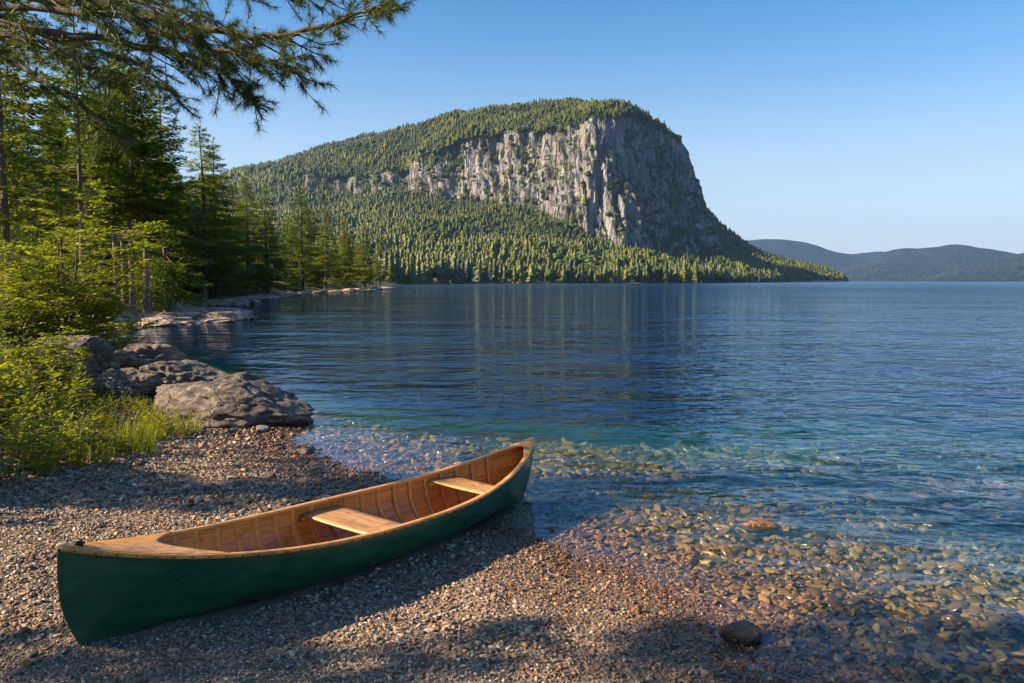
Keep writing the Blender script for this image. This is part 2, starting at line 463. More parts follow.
def seg(A, Bq, n, ease=0.0, last=False):
    t = np.linspace(0, 1, n, endpoint=last)
    P = A[None] + (Bq - A)[None] * t[:, None, None]
    P[..., 2] += ease * (Bq[:, 2] - A[:, 2])[None] * np.sin(t * PI)[:, None]
    return P, t
n1, n2, n3, n4 = 90, 150, 60, 30
# the wooded slope starts nearly level at the water and steepens under the cliff
tt = np.linspace(0, 1, n1, endpoint=False)
P1 = S_[None] + (B_ - S_)[None] * tt[:, None, None]
P1[..., 2] = S_[None, :, 2] + (B_[:, 2] - S_[:, 2])[None] * (.55 * tt + .45 * tt ** 2)[:, None]
P2, t2 = seg(B_, T_, n2)
# cliff profile: lean back at the foot, steeper on top
P2[..., :2] = B_[None, :, :2] + (T_ - B_)[None, :, :2] * (1 - (1 - t2) ** 1.25)[:, None, None]
P3, _ = seg(T_, R_, n3, .18)
Kb = R_ + np.stack([np.linspace(-60, 0, NC), np.full(NC, 420), -R_[:, 2] - 30], -1) * 1.0
Kb[-120:, 1] = R_[-120:, 1] + np.linspace(420, 200, 120)
P4, _ = seg(R_, Kb, n4, .25, True)
MP = np.concatenate([P1, P2, P3, P4])
row = np.arange(MP.shape[0])
cliff_w = np.zeros(MP.shape[:2])
cw_row = sstep(n1 - 6, n1 + 8, row) * (1 - sstep(n1 + n2 - 6, n1 + n2 + 3, row))
height = (T_[:, 2] - B_[:, 2])
cliff_w = cw_row[:, None] * np.clip(height / 60, 0, 1)[None]
du = np.gradient(MP, axis=1); dv = np.gradient(MP, axis=0)
Nn = np.cross(du, dv); Nn /= np.linalg.norm(Nn, axis=-1)[..., None] + 1e-9
# smooth normal field: horizontal outward for the cliff
HN = Nn.copy(); HN[..., 2] *= .25; HN /= np.linalg.norm(HN, axis=-1)[..., None] + 1e-9
arc = np.concatenate([[0], np.cumsum(np.linalg.norm(np.diff(B_[:, :2], axis=0), axis=1))])[None] + MP[..., 2] * .10
zz = MP[..., 2]
fl = fbm(arc / 75, zz / 260, 0, 3, seed=21) * 24
rid = 1 - np.abs(fbm(arc / 30, zz / 110, 3, 3, seed=22)) * 2
fl += (rid - .6) * 13
rid2 = 1 - np.abs(fbm(arc / 10, zz / 36, 5, 3, seed=23)) * 2
fl += (rid2 - .6) * 5
fl += fbm(arc / 11, zz / 24, 7, 4, .6, seed=24) * 4.5
# ledges
lz = zz / 26 + fbm(arc / 60, zz / 60, 1, 3, seed=26) * 1.6
fl += -((lz - np.floor(lz)) ** 2) * 1.6
# gullies cutting deep
gul = np.clip(fbm(arc / 120, zz / 500 + 3, 0, 2, seed=27) - .12, 0, 1) * 60
fl -= gul
MP = MP + HN * (fl * cliff_w)[..., None]
MP[..., 2] += (sstep(n1 + 20, n1 + n2 - 5, row) * (1 - sstep(n1 + n2 + 5, n1 + n2 + 25, row)))[:, None] * fbm(arc / 45, 2.5, 0, 4, .6, seed=28) * 13 * np.clip(height / 60, 0, 1)[None]
oth = 1 - cliff_w
MP[..., 2] += oth * (fbm(MP[..., 0] / 110, MP[..., 1] / 110, 0, 4, seed=31) * 15) * sstep(0, 30, row)[:, None]
MP[..., 2] -= oth * np.clip(.5 - np.abs(fbm(MP[..., 0] / 210, MP[..., 1] / 330, 0, 2, seed=32)) * 2, 0, 1) * 16 * sstep(10, 50, row)[:, None]

def make_mountain_mat():
    m, nt, out = mat_new('mountain_rock'); t = NT(nt)
    geo = t.n('ShaderNodeNewGeometry'); pos = geo.outputs['Position']
    nrm = t.n('ShaderNodeSeparateXYZ', inp={0: geo.outputs['Normal']}).outputs[2]
    cw = t.n('ShaderNodeAttribute', attribute_name='cliff').outputs['Fac']
    a = t.noise(t.map(pos, (1, 1, .25)), .05, 8, .68, .5)
    st = t.noise(t.map(pos, (1, 1, .07)), .16, 5, .6)
    fine = t.noise(pos, .30, 6, .7)
    rock = t.ramp(a, [(.3, (.07, .07, .08)), (.44, (.19, .185, .195)), (.58, (.34, .325, .32)), (.8, (.48, .45, .43))])
    rock = t.mix(t.maprange(st, .52, .68), rock, (.13, .13, .14))
    rock = t.mix(t.maprange(t.noise(pos, .022, 4), .52, .68, 0, .7), rock, (.33, .26, .19))
    crack = t.n('ShaderNodeTexVoronoi', feature='DISTANCE_TO_EDGE', inp={'Vector': t.map(t.n('ShaderNodeVectorMath', operation='ADD', inp={0: pos, 1: t.n('ShaderNodeTexNoise', inp={'Vector': pos, 'Scale': .05, 'Detail': 4}).outputs['Color']}).outputs[0], (1, 1, .13)), 'Scale': .085})
    rock = t.mix(t.maprange(crack.outputs[0], 0, .06, .75, 0), rock, (.07, .065, .06))
    veg = t.ramp(fine, [(.35, (.022, .032, .012)), (.65, (.05, .062, .02))])
    gm = t.math('ADD', nrm, t.math('MULTIPLY', t.math('SUBTRACT', fine, .5), .9))
    gm = t.maprange(gm, .38, .56)
    gm = t.math('MAXIMUM', gm, t.maprange(cw, .8, .5))
    vp = t.maprange(t.noise(t.map(pos, (1, 1, .6)), .03, 5, .65), .56, .62)
    gm = t.math('MAXIMUM', gm, t.math('MULTIPLY', vp, .8))
    col = t.mix(gm, rock, veg)
    h = t.math('ADD', a, t.math('MULTIPLY', fine, .4)); h = t.math('ADD', h, t.math('MULTIPLY', t.maprange(crack.outputs[0], 0, .12), .3))
    b = t.bsdf(Base_Color=col, Roughness=.95, Normal=t.bump(h, 1.0, 9.0)); b.inputs['Specular IOR Level'].default_value = .1
    t.l(b.outputs[0], out.inputs[0]); return m
M_MTN = make_mountain_mat()
mountain = mk('mountain', MP.reshape(-1, 3), grid_faces(*MP.shape[:2]), M_MTN, smooth=True, attrs={'cliff': cliff_w.ravel()})
tag(mountain, kind='structure')

# spur of wooded land descending behind the shadowed nose
def ridge_hill(name, crest, D, foot, back, rows=46, cols=300, amp=20, seed=0, mat=None):
    u = np.linspace(0, len(crest) - 1, cols)
    Kc = cr([at_y(a, b, D if len(c) == 0 else c[0]) for a, b, *c in crest], u)
    t = np.linspace(-1, 1, rows)[:, None]
    x = Kc[None, :, 0] + 0 * t; 
    y = Kc[None, :, 1] + np.where(t < 0, t * foot, t * back)
    prof = np.where(t < 0, (1 - np.abs(t)) ** 1.25, (1 - np.abs(t)) ** 1.4)
    z = (Kc[None, :, 2] + 12) * prof - 12
    x = x * (y / Kc[None, :, 1])
    k = np.clip((1 - np.abs(t)) * 4, 0, 1)
    z = z + k * amp * (fbm(x / (amp * 16), y / (amp * 16), 0, 4, seed=seed) * 1.0 - .9 * np.clip(1 - 2.2 * np.abs(fbm(x / (amp * 20), y / (amp * 45), 4, 3, seed=seed + 1)), 0, 1) * (1 - .75 * np.clip(prof, 0, 1)))
    P = np.stack([x, y, z], -1)
    o = mk(name, P.reshape(-1, 3), grid_faces(rows, cols), mat, smooth=True)
    tag(o, kind='structure')
    return P

def make_woods_mat(name, s, k=(1, 1, 1)):
    m, nt, out = mat_new(name); t = NT(nt)
    pos = t.n('ShaderNodeNewGeometry').outputs['Position']
    v = t.n('ShaderNodeTexVoronoi', inp={'Vector': t.map(pos, (1, 1, .6)), 'Scale': s})
    n1_ = t.noise(pos, s * .06, 6, .65); n2_ = t.noise(pos, s * .6, 4)
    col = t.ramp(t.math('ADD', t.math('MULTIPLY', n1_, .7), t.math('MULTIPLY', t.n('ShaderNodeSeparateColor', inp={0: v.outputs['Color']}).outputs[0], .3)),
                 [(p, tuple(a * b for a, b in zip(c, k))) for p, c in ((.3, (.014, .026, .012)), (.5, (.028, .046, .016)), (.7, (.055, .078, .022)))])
    h = t.math('ADD', t.math('MULTIPLY', v.outputs['Distance'], -1.0), t.math('MULTIPLY', n2_, 1.0))
    b = t.bsdf(Base_Color=col, Roughness=1.0, Normal=t.bump(h, 1.0, 14.0)); b.inputs['Specular IOR Level'].default_value = .05
    t.l(b.outputs[0], out.inputs[0]); return m
M_WOODS = make_woods_mat('distant_woods', .09)
SPUR = ridge_hill('hill', [(600, 160), (660, 172), (690, 190), (712, 215), (740, 240), (765, 254), (800, 264), (825, 272), (843, 279), (850, 283)], 2350, 620, 500, 60, 260, 9, 41, M_WOODS)
M_WOODS_HAZY = make_woods_mat('haze_blue_woods', .045, (.7, .72, 2.3))  # blue of the distant haze is put into these hills' colour
ridge_hill('hill', [(600, 262), (680, 250), (730, 240), (768, 237), (800, 241), (830, 250), (850, 253), (875, 250), (905, 253), (930, 258), (1000, 262), (1100, 266)], 8600, 2200, 1500, 60, 420, 34, 51, M_WOODS_HAZY)
ridge_hill('hill', [(770, 283), (830, 272), (862, 262), (890, 251), (925, 246), (955, 244), (985, 247), (1020, 252), (1080, 250), (1180, 262), (1300, 270)], 6600, 2100, 1500, 60, 420, 30, 61, M_WOODS_HAZY)
ridge_hill('hill', [(880, 283), (930, 275), (970, 265), (1005, 256), (1040, 247), (1090, 240), (1160, 236), (1260, 244), (1400, 262)], 4700, 1500, 1200, 60, 420, 24, 71, M_WOODS_HAZY)

# ------------------------------------------------------------------ trees
M_BARK_PINE = bark_mat('pine_bark', (.08, .055, .04), (.19, .14, .105))
M_BARK_DARK = bark_mat('dark_bark', (.045, .032, .024), (.14, .10, .07))
M_CON = leaf_mat('conifer_needles', (.060, .10, .012), (.22, .245, .022), .46, (1.35, 1.35, .5))
M_CON_FAR = leaf_mat('far_conifer_needles', (.015, .030, .009), (.150, .160, .013), .12, stand=.012)
M_DEC = leaf_mat('broadleaf_foliage', (.045, .085, .012), (.11, .15, .02), .4)

def conifer(seed, H, R, cb, whorls, nb, spl, dens, droop=.25, lod=0, bare=.0, gap=.12):
    """trunk with limbs, and a crown of flat sprays set along drooping limbs"""
    r = np.random.RandomState(seed)
    tb = Bag(); P_, D_, N_, L_, W_ = [], [], [], [], []
    bend = np.array([r.uniform(-.25, .25), r.uniform(-.25, .25)])
    zs = np.linspace(0, H, 9); tr = np.stack([bend[0] * np.sin(zs / H * 3), bend[1] * np.sin(zs / H * 2.5), zs], -1)
    r0 = .012 * H + .02
    tb.add(*tube(tr, r0 * (1 - zs / H * .93) * (1 + .35 * np.exp(-zs * 2)), 8 if lod < 2 else 5))
    z = H * cb
    step = (H - z) / whorls
    while z < H * .985:
        t = (z - H * cb) / (H * (1 - cb))
        prof = (1 - t) ** .75 * (.55 + .45 * min(1, t * 5 + .3))
        for b in range(nb):
            if r.rand() < gap: continue
            az = r.rand() * 2 * PI
            L = R * prof * r.uniform(.55, 1.15) + .12
            zz_ = z + r.uniform(-.5, .5) * step
            rise = .35 * (t ** 1.5) + r.uniform(-.08, .08)
            q = np.linspace(0, 1, 5)
            h = np.array([math.cos(az), math.sin(az)])
            pts = np.stack([h[0] * q * L, h[1] * q * L, zz_ + L * (rise * q - droop * q ** 1.4 + .12 * q ** 3)], -1)
            pts[:, 0] += bend[0] * math.sin(zz_ / H * 3); pts[:, 1] += bend[1] * math.sin(zz_ / H * 2.5)
            if lod < 2: tb.add(*tube(pts, (.010 + .006 * L) * (1 - q * .8), 3))
            n = 4 + int(L * dens * (1.0 + .3 * r.rand()))
            qq = r.uniform(.12 if t > .3 else .3, 1.0, n) ** .8
            base = np.stack([np.interp(qq, q, pts[:, i]) for i in range(3)], -1)
            side = r.choice([-1, 1], n) * r.uniform(0, 1, n)
            lat = np.array([-h[1], h[0], 0]); out_ = np.array([h[0], h[1], 0])
            half = (.10 + .33 * L * np.sin(np.clip((1 - qq) * 1.1 + .12, 0, 1) * PI * .5))
            base = base + lat * (side * half)[:, None] + np.array([0, 0, 1.]) * (r.uniform(-.5, .5, n) * .12 * (1 + L * .15) - np.abs(side) * half * .25)[:, None]
            d = out_[None] * r.uniform(.4, 1.1, n)[:, None] + lat[None] * (side * 1.1)[:, None] + np.array([0, 0, 1.]) * r.uniform(-.45, .30, n)[:, None]
            nn = np.stack([r.uniform(-.5, .5, n), r.uniform(-.5, .5, n), np.ones(n)], -1)
            P_.append(base); D_.append(d); N_.append(nn); L_.append(spl * r.uniform(.6, 1.3, n) * (1 - .4 * t)); W_.append(spl * r.uniform(.28, .5, n) * (1 - .3 * t))
        z += step * r.uniform(.75, 1.25)
    # leader
    n = 14 if lod < 2 else 6
    hz = H * (1 - r.rand(n) ** 1.5 * .07)
    P_.append(np.stack([np.zeros(n) + tr[-1][0], np.zeros(n) + tr[-1][1], hz], -1)); a = r.rand(n) * 6.28
    D_.append(np.stack([np.cos(a), np.sin(a), r.uniform(.3, 2, n)], -1)); N_.append(np.stack([np.sin(a), np.cos(a), r.rand(n)], -1)); L_.append(np.full(n, spl * .8)); W_.append(np.full(n, spl * .25))
    if bare > 0:
        for k in range(int(bare * 10)):
            zb = H * cb * r.uniform(.25, 1); az = r.rand() * 6.28; L = r.uniform(.3, 1.2)
            q = np.linspace(0, 1, 3)
            tb.add(*tube(np.stack([np.cos(az) * q * L, np.sin(az) * q * L, zb - .15 * q * L], -1), .014 * (1 - q * .8), 3))
    lv = leaves(np.concatenate(P_), np.concatenate(D_), np.concatenate(N_), np.concatenate(L_), np.concatenate(W_))
    return tb.out(), lv

def broad(seed, H, R, dens, ls, lod=0, cb=.15):
    r = np.random.RandomState(seed); tb = Bag(); P_, D_, N_ = [], [], []
    zs = np.linspace(0, H * .8, 6); tb.add(*tube(np.stack([.05 * H * np.sin(zs / H * 2), 0 * zs, zs], -1), (.012 * H + .01) * (1 - zs / H), 6))
    nc = int(14 + 10 * (2 - lod))
    for k in range(nc):
        z = H * (cb + (1 - cb) * r.rand() ** .8 * .92); t = (z / H - cb) / (1 - cb)
        rr = R * math.sqrt(max(.05, 1 - (2 * t - .75) ** 2 * .8)) * r.uniform(.35, .9); az = r.rand() * 6.28
        c = np.array([math.cos(az) * rr, math.sin(az) * rr, z])
        q = np.linspace(0, 1, 4)[:, None]; s0 = np.array([0, 0, z * .55])
        if lod < 2: tb.add(*tube(s0 * (1 - q) + c * q + np.array([0, 0, .15]) * np.sin(q * PI), .02 * (1 - q[:, 0] * .8) * H / 5, 3))
        n = int(dens); v = r.normal(size=(n, 3)); v /= np.linalg.norm(v, axis=1)[:, None]
        cr_ = R * r.uniform(.28, .5)
        p = c + v * np.array([1, 1, .7]) * cr_ * (r.rand(n) ** .4)[:, None]
        P_.append(p); D_.append(v + r.normal(size=(n, 3)) * .6 + np.array([0, 0, -.2])); N_.append(v * .5 + r.normal(size=(n, 3)) * .5 + np.array([0, 0, .7]))
    P = np.concatenate(P_); 
    lv = leaves(P, np.concatenate(D_), np.concatenate(N_), ls * r.uniform(.6, 1.3, len(P)), ls * .55 * r.uniform(.7, 1.2, len(P)))
    return tb.out(), lv

def tree_from(name, parts, label, cat, group, loc, fm, bm, rz=0):
    t_ = thing(name, loc, label, cat, group, rz)
    part('trunk', *parts[0], bm, t_, smooth=True)
    part('crown', *parts[1], fm, t_)
    return t_

PROTO = {}
def plant_tree(kind, name, gen, fm, bm, loc, rz, sc, label, cat, group):
    """first use builds the kind, later ones copy it with its parts"""
    if kind not in PROTO:
        o = tree_from(name, gen(), label, cat, group, loc, fm, bm, rz); PROTO[kind] = o; o.scale = (sc, sc, sc) if not hasattr(sc, '__len__') else sc
        return o
    return dup(PROTO[kind], loc, rz, sc, label, group)

# unit heights below: every kind is generated at its own nominal height and scaled to the tree's
def skirt_tree(seed, H, R, nsk, cb):
    """distant conifer: overlapping ragged skirts of boughs"""
    r = np.random.RandomState(seed); tb = Bag(); cb_ = Bag(); tb.add(*tube(np.array([[0, 0, 0], [0, 0, H * .9]]), [.22, .05], 5))
    n = 11
    for k in range(nsk):
        t = k / nsk; z0 = H * (cb + (1 - cb) * t); rad = R * (1 - t) ** .85 * r.uniform(.85, 1.15) + .25; hh = H * (1 - cb) / nsk * 1.9
        a = np.arange(n) / n * 2 * PI + r.rand() * 6; rr = rad * np.where(np.arange(n) % 2 == 0, 1.0, .55) * r.uniform(.75, 1.2, n)
        off = r.normal(0, .05 * R, 2)
        ring = np.stack([np.cos(a) * rr + off[0], np.sin(a) * rr + off[1], z0 - rr * .28 + r.normal(0, .12, n)], -1)
        a2 = a + .15; ring2 = np.stack([np.cos(a2) * rr * .45 + off[0] * .5, np.sin(a2) * rr * .45 + off[1] * .5, np.full(n, z0 + hh * .42)], -1)
        V = np.concatenate([ring, ring2, [[0, 0, min(z0 + hh, H)]]])
        o = cb_.n; cb_.add(V, [[i, (i + 1) % n, n + (i + 1) % n, n + i] for i in range(n)]); cb_.T.append(np.array([[n + i, n + (i + 1) % n, 2 * n] for i in range(n)]) + o)
    return tb.out(), cb_.out()
def lump_tree(seed, H, R):
    r = np.random.RandomState(seed); tb = Bag(); cb_ = Bag(); tb.add(*tube(np.array([[0, 0, 0], [0, 0, H * .6]]), [.25, .1], 5))
    bmx = __import__('bmesh').new(); __import__('bmesh').ops.create_icosphere(bmx, subdivisions=2, radius=1); V0 = np.array([v.co[:] for v in bmx.verts]); F0 = np.array([[v.index for v in f.verts] for f in bmx.faces]); bmx.free()
    for k in range(7):
        a = r.rand() * 6.28; q = R * .5 * (k > 0); c = np.array([math.cos(a) * q, math.sin(a) * q, H * r.uniform(.42, .8)]); s = R * r.uniform(.4, .62)
        V = V0 * (1 + .35 * r.rand(len(V0))[:, None]) * np.array([s, s, s * .9]) + c; cb_.add(V, F0)
    return tb.out(), cb_.out()
KIND = {
    'pine_a': (18, lambda: conifer(1, 18, 4.3, .34, 24, 7, .46, 26, .18, 0, 1.5, .15)),
    'pine_b': (18, lambda: conifer(2, 18, 3.9, .36, 22, 7, .46, 26, .10, 0, 2.0, .2)),
    'fir_a': (15, lambda: conifer(3, 15, 3.3, .08, 28, 8, .38, 28, .30, 0, .5, .10)),
    'fir_b': (15, lambda: conifer(4, 15, 2.9, .14, 28, 8, .38, 27, .34, 0, .5, .14)),
    'mid_a': (15, lambda: conifer(5, 15, 2.7, .10, 20, 7, .60, 21, .34, 1, 0, .1)),
    'mid_b': (15, lambda: conifer(6, 15, 2.3, .14, 20, 7, .60, 20, .30, 1, 0, .12)),
    'mid_c': (15, lambda: conifer(7, 15, 3.0, .18, 18, 7, .64, 19, .22, 1, 0, .12)),
    'low_a': (16, lambda: skirt_tree(8, 16, 4.2, 8, .04)),
    'low_b': (16, lambda: skirt_tree(9, 16, 3.5, 9, .06)),
    'low_c': (16, lambda: skirt_tree(10, 16, 4.8, 6, .08)),
    'leafy_a': (6, lambda: broad(11, 6, 2.6, 150, .22)),
    'leafy_b': (4, lambda: broad(12, 4, 2.4, 150, .19, 0, .05)),
    'leafy_far': (11, lambda: lump_tree(13, 11, 3.6)),
}
def put(kind, x, y, H, label, group, cat='tree', z=None, wide=1.0):
    nom, g = KIND[kind]; s = H / nom
    name = {'p': 'pine_tree', 'f': 'fir_tree', 'm': 'fir_tree', 'l': 'fir_tree'}[kind[0]]
    fm, bm = M_CON, M_BARK_DARK
    if kind.startswith('low'): fm = M_CON_FAR
    if kind.startswith('pine'): bm = M_BARK_PINE
    if kind.startswith('leafy'): name = 'leafy_bush' if kind != 'leafy_far' else 'broadleaf_tree'; fm = M_DEC
    return plant_tree(kind, name, g, fm, bm, (x, y, (gz(x, y) if z is None else z) - .08), rnd.random() * 6.28, (s * wide, s * wide, s), label, cat, group)

def top_h(px, py, D, x=None):
    p = at_y(px, py, D); return p.z, p.x

# skyline of the left wood in the photo: column -> height of the tree tops
ENV = [(-200, -200), (-40, -150), (10, -150), (60, -60), (90, 10), (140, 40), (165, 70), (182, 150), (200, 128), (216, 138), (232, 170), (250, 178), (268, 190), (285, 205), (302, 188), (315, 205), (327, 208),
       (345, 218), (362, 224), (378, 236), (390, 246), (410, 252), (440, 256)]
def env(px): return float(np.interp(px, [e[0] for e in ENV], [e[1] for e in ENV]))

NAMED = [  # px, distance, top row in the photo, kind, width, label
    (12, 24, -60, 'pine_a', .9, 'tall pine with a straight pale grey-brown trunk at the left edge of the picture'),
    (84, 36, -25, 'pine_b', .8, 'slender pine with a thin dark trunk, just right of the pale-trunked pine'),
    (118, 43, 20, 'pine_b', .85, 'thin-stemmed pine rising just behind the top of the tall yellow-green bush'),
    (133, 40, 35, 'pine_a', .8, 'pine with a pale bare trunk beside the shore, left one of a close pair'),
    (147, 42, 55, 'pine_b', 1.0, 'pine with a dark bare trunk beside the shore, right one of a close pair'),
    (168, 50, 70, 'fir_a', 1.0, 'tall dense fir whose long drooping boughs stand against the open sky'),
    (203, 66, 123, 'fir_b', 1.4, 'pointed fir standing alone against the sky right of the tall pines'),
    (218, 74, 138, 'fir_a', 1.15, 'slightly shorter pointed fir touching the right side of the lone pointed fir'),
    (247, 88, 176, 'fir_b', 1.3, 'bright green fir above the inner shore ledge'),
    (268, 104, 186, 'fir_a', 1.25, 'yellow-green sunlit fir with a bare lower trunk at mid shore'),
    (303, 124, 186, 'fir_a', 1.25, 'tallest yellow-green fir of the far half of the left shore'),
    (326, 142, 206, 'fir_b', 1.35, 'narrow fir just right of the tallest yellow-green shore fir'),
    (346, 162, 217, 'mid_a', 1.1, 'rounded fir about two thirds along the left shore'),
    (364, 188, 224, 'mid_c', 1.1, 'dark fir near the end of the left shore'),
    (380, 212, 238, 'mid_b', 1.2, 'low fir at the very tip of the left shore'),
]
NAMED2 = []
for px, D, ty, kind, wd, lab in NAMED:
    while float(shore_sd(np.array([(px - 512) / FPX * D]), np.array([D * 1.0]))[0]) > -3.2 and D < 500: D *= 1.01
    NAMED2.append((px, D))
    x = (px - 512) / FPX * D; h, _ = top_h(px, ty, D)
    put(kind, x, D, max(3, h - gz(x, D)), lab, None, wide=wd)

taken = [((px - 512) / FPX * D, D) for px, D in NAMED2]
cnt = {'near': 0, 'mid': 0, 'bush': 0}
def free(x, y, m):
    for a, b in taken:
        if (a - x) ** 2 + (b - y) ** 2 < m * m: return False
    taken.append((x, y)); return True
# wood behind the first row
tries = 0
while cnt['near'] < 64 and tries < 6000:
    tries += 1
    D = rnd.uniform(30, 125); px = rnd.uniform(-20, 330); x = (px - 512) / FPX * D
    s = float(shore_sd(np.array([x]), np.array([D]))[0])
    if s > -4.5 or s < -48 or (px < 112 and D < 54): continue
    if not free(x, D, 2.6): continue
    lim = top_h(px, env(px) + rnd.uniform(4, 60), D)[0] - gz(x, D)
    H = min(lim, rnd.uniform(13, 20))
    if H < 4: taken.pop(); continue
    k = rnd.choice(['pine_a', 'pine_b', 'fir_a', 'fir_b', 'fir_a'])
    put(k, x, D, H, 'evergreen in the shaded mass of the left wood behind the front trees', 'evergreens massed in the left wood', wide=rnd.uniform(.85, 1.15)); cnt['near'] += 1
tries = 0
while cnt['mid'] < 110 and tries < 9000:
    tries += 1
    D = rnd.uniform(95, 560); px = rnd.uniform(120, 425); x = (px - 512) / FPX * D
    s = float(shore_sd(np.array([x]), np.array([D]))[0])
    if s > -4 or s < -60: continue
    if not free(x, D, 2.2 + D * .011): continue
    lim = top_h(px, env(px) + rnd.uniform(0, 30), D)[0] - gz(x, D)
    H = min(lim, rnd.uniform(12, 19))
    if H < 5: taken.pop(); continue
    put(rnd.choice(['mid_a', 'mid_b', 'mid_c']), x, D, H, 'fir in the row that dwindles along the far half of the left shore', 'firs along the far half of the left shore', wide=rnd.uniform(.9, 1.3)); cnt['mid'] += 1
# leafy undergrowth along the shore edge
tries = 0
while cnt['bush'] < 60 and tries < 9000:
    tries += 1
    D = rnd.uniform(26, 190); px = rnd.uniform(-30, 385); x = (px - 512) / FPX * D
    s = float(shore_sd(np.array([x]), np.array([D]))[0])
    if s > -3.6 or s < -14: continue
    if D < 38 and px > 120: continue
    if not free(x, D, 1.3): continue
    k = rnd.choice(['leafy_a', 'leafy_b', 'leafy_b'])
    put(k, x, D, rnd.uniform(1.4, 3.4) if k == 'leafy_b' else rnd.uniform(3, 5.5), 'leafy green bush growing under the evergreens at the edge of the left shore', 'bushes under the shore trees', 'bush'); cnt['bush'] += 1

# firs at the foot of the mountain: the front rows one by one, the rest as one wood
rr = np.random.RandomState(5)
nfoot = 0
foot = []
fx = rr.uniform(385, 790, 9000); fD = rr.uniform(480, 1500, 9000); fX = (fx - 512) / FPX * fD; fS = shore_sd(fX, fD)
for i in np.where((fS < -3) & (fS > -52))[0]:
    foot.append((-fS[i], np.array([fX[i], fD[i], 0]), fx[i]))
MPF = MP[:60].reshape(-1, 3)
def mtn_z(x, y):
    d = (MPF[:, 0] - x) ** 2 + (MPF[:, 1] - y) ** 2; j = int(np.argmin(d)); return MPF[j, 2] if d[j] < 900 else -9
foot.sort(key=lambda e: e[0] + rr.uniform(0, 6))
sel = []
for r_, p, px in foot:
    if all((p[0] - q[0]) ** 2 + (p[1] - q[1]) ** 2 > 26 for q in sel):
        sel.append(p)
    if len(sel) >= 205: break
FAR_KIND = ['low_a', 'low_b', 'low_c', 'low_a', 'leafy_far']
for i, p in enumerate(sel):
    p[2] = max(gz(p[0], p[1]), mtn_z(p[0], p[1]))
    k = FAR_KIND[i % 5] if i < 5 else FAR_KIND[rr.randint(5)]
    H = rr.uniform(14, 24) if k != 'leafy_far' else rr.uniform(12, 17)
    if k == 'leafy_far':
        put(k, p[0], p[1], H, 'round-topped broadleaf tree in the lakeside rows at the foot of the mountain', 'lakeside broadleaf trees at the foot of the mountain', z=p[2] - .5)
    else:
        put(k, p[0], p[1], H, 'pointed fir in the lakeside rows at the foot of the mountain', 'lakeside firs at the foot of the mountain', z=p[2] - .5)

# ------------------------------------------------------------------ the wood that covers the mountain: one body of instanced crowns
def scatter_nodes(name, picks, minmax=None):
    ng = bpy.data.node_groups.new(name, 'GeometryNodeTree')
    ng.interface.new_socket('Geometry', in_out='INPUT', socket_type='NodeSocketGeometry')
    ng.interface.new_socket('Geometry', in_out='OUTPUT', socket_type='NodeSocketGeometry')
    N = ng.nodes; L = ng.links
    gi = N.new('NodeGroupInput'); go = N.new('NodeGroupOutput')
    jg = N.new('GeometryNodeJoinGeometry')
    for s in reversed(picks): L.new(s(ng), jg.inputs[0])
    ip = N.new('GeometryNodeInstanceOnPoints'); ip.inputs['Pick Instance'].default_value = True
    def attr(nm, typ):
        a = N.new('GeometryNodeInputNamedAttribute'); a.data_type = typ; a.inputs[0].default_value = nm; return a.outputs[0]
    L.new(gi.outputs[0], ip.inputs['Points']); L.new(jg.outputs[0], ip.inputs['Instance'])
    f2i = N.new('FunctionNodeFloatToInt'); L.new(attr('kind_index', 'FLOAT'), f2i.inputs[0]); L.new(f2i.outputs[0], ip.inputs['Instance Index'])
    e2r = N.new('FunctionNodeEulerToRotation'); L.new(attr('rot', 'FLOAT_VECTOR'), e2r.inputs[0]); L.new(e2r.outputs[0], ip.inputs['Rotation'])
    L.new(attr('size', 'FLOAT_VECTOR'), ip.inputs['Scale'])
    L.new(ip.outputs[0], go.inputs[0])
    return ng
def pick_object(o):
    def f(ng):
        oi = ng.nodes.new('GeometryNodeObjectInfo'); oi.inputs['Object'].default_value = o; oi.inputs['As Instance'].default_value = True; oi.transform_space = 'ORIGINAL'
        return oi.outputs['Geometry']
    return f
def scatter_obj(name, P, rot, size, kidx, ng, label=None, cat=None):
    o = mk(name, P, [], None, attrs={'rot': rot, 'size': size, 'kind_index': kidx.astype(float)})
    md = o.modifiers.new('scatter', 'NODES'); md.node_group = ng
    return tag(o, label, cat, kind='stuff')

crowns = []
for k in ('low_a', 'low_b', 'low_c', 'leafy_far'):
    crowns.append([c for c in KIDS[PROTO[k].name] if c.name.startswith('crown')][0])
NG_WOOD = scatter_nodes('wood_scatter', [pick_object(c) for c in crowns])

def sample_grid(P, n, rs, dens):
    """random points on a quad grid, weighted by area x dens (per cell)"""
    a = P[:-1, :-1]; b = P[:-1, 1:]; c = P[1:, 1:]; d = P[1:, :-1]
    ar = np.linalg.norm(np.cross(c - a, d - b), axis=-1) * .5 * dens
    cdf = np.cumsum(ar.ravel()); idx = np.searchsorted(cdf, rs.rand(n) * cdf[-1])
    u, v = rs.rand(n, 1), rs.rand(n, 1)
    A, B, C, D = [q.reshape(-1, 3)[idx] for q in (a, b, c, d)]
    return (A * (1 - u) + B * u) * (1 - v) + (D * (1 - u) + C * u) * v, idx

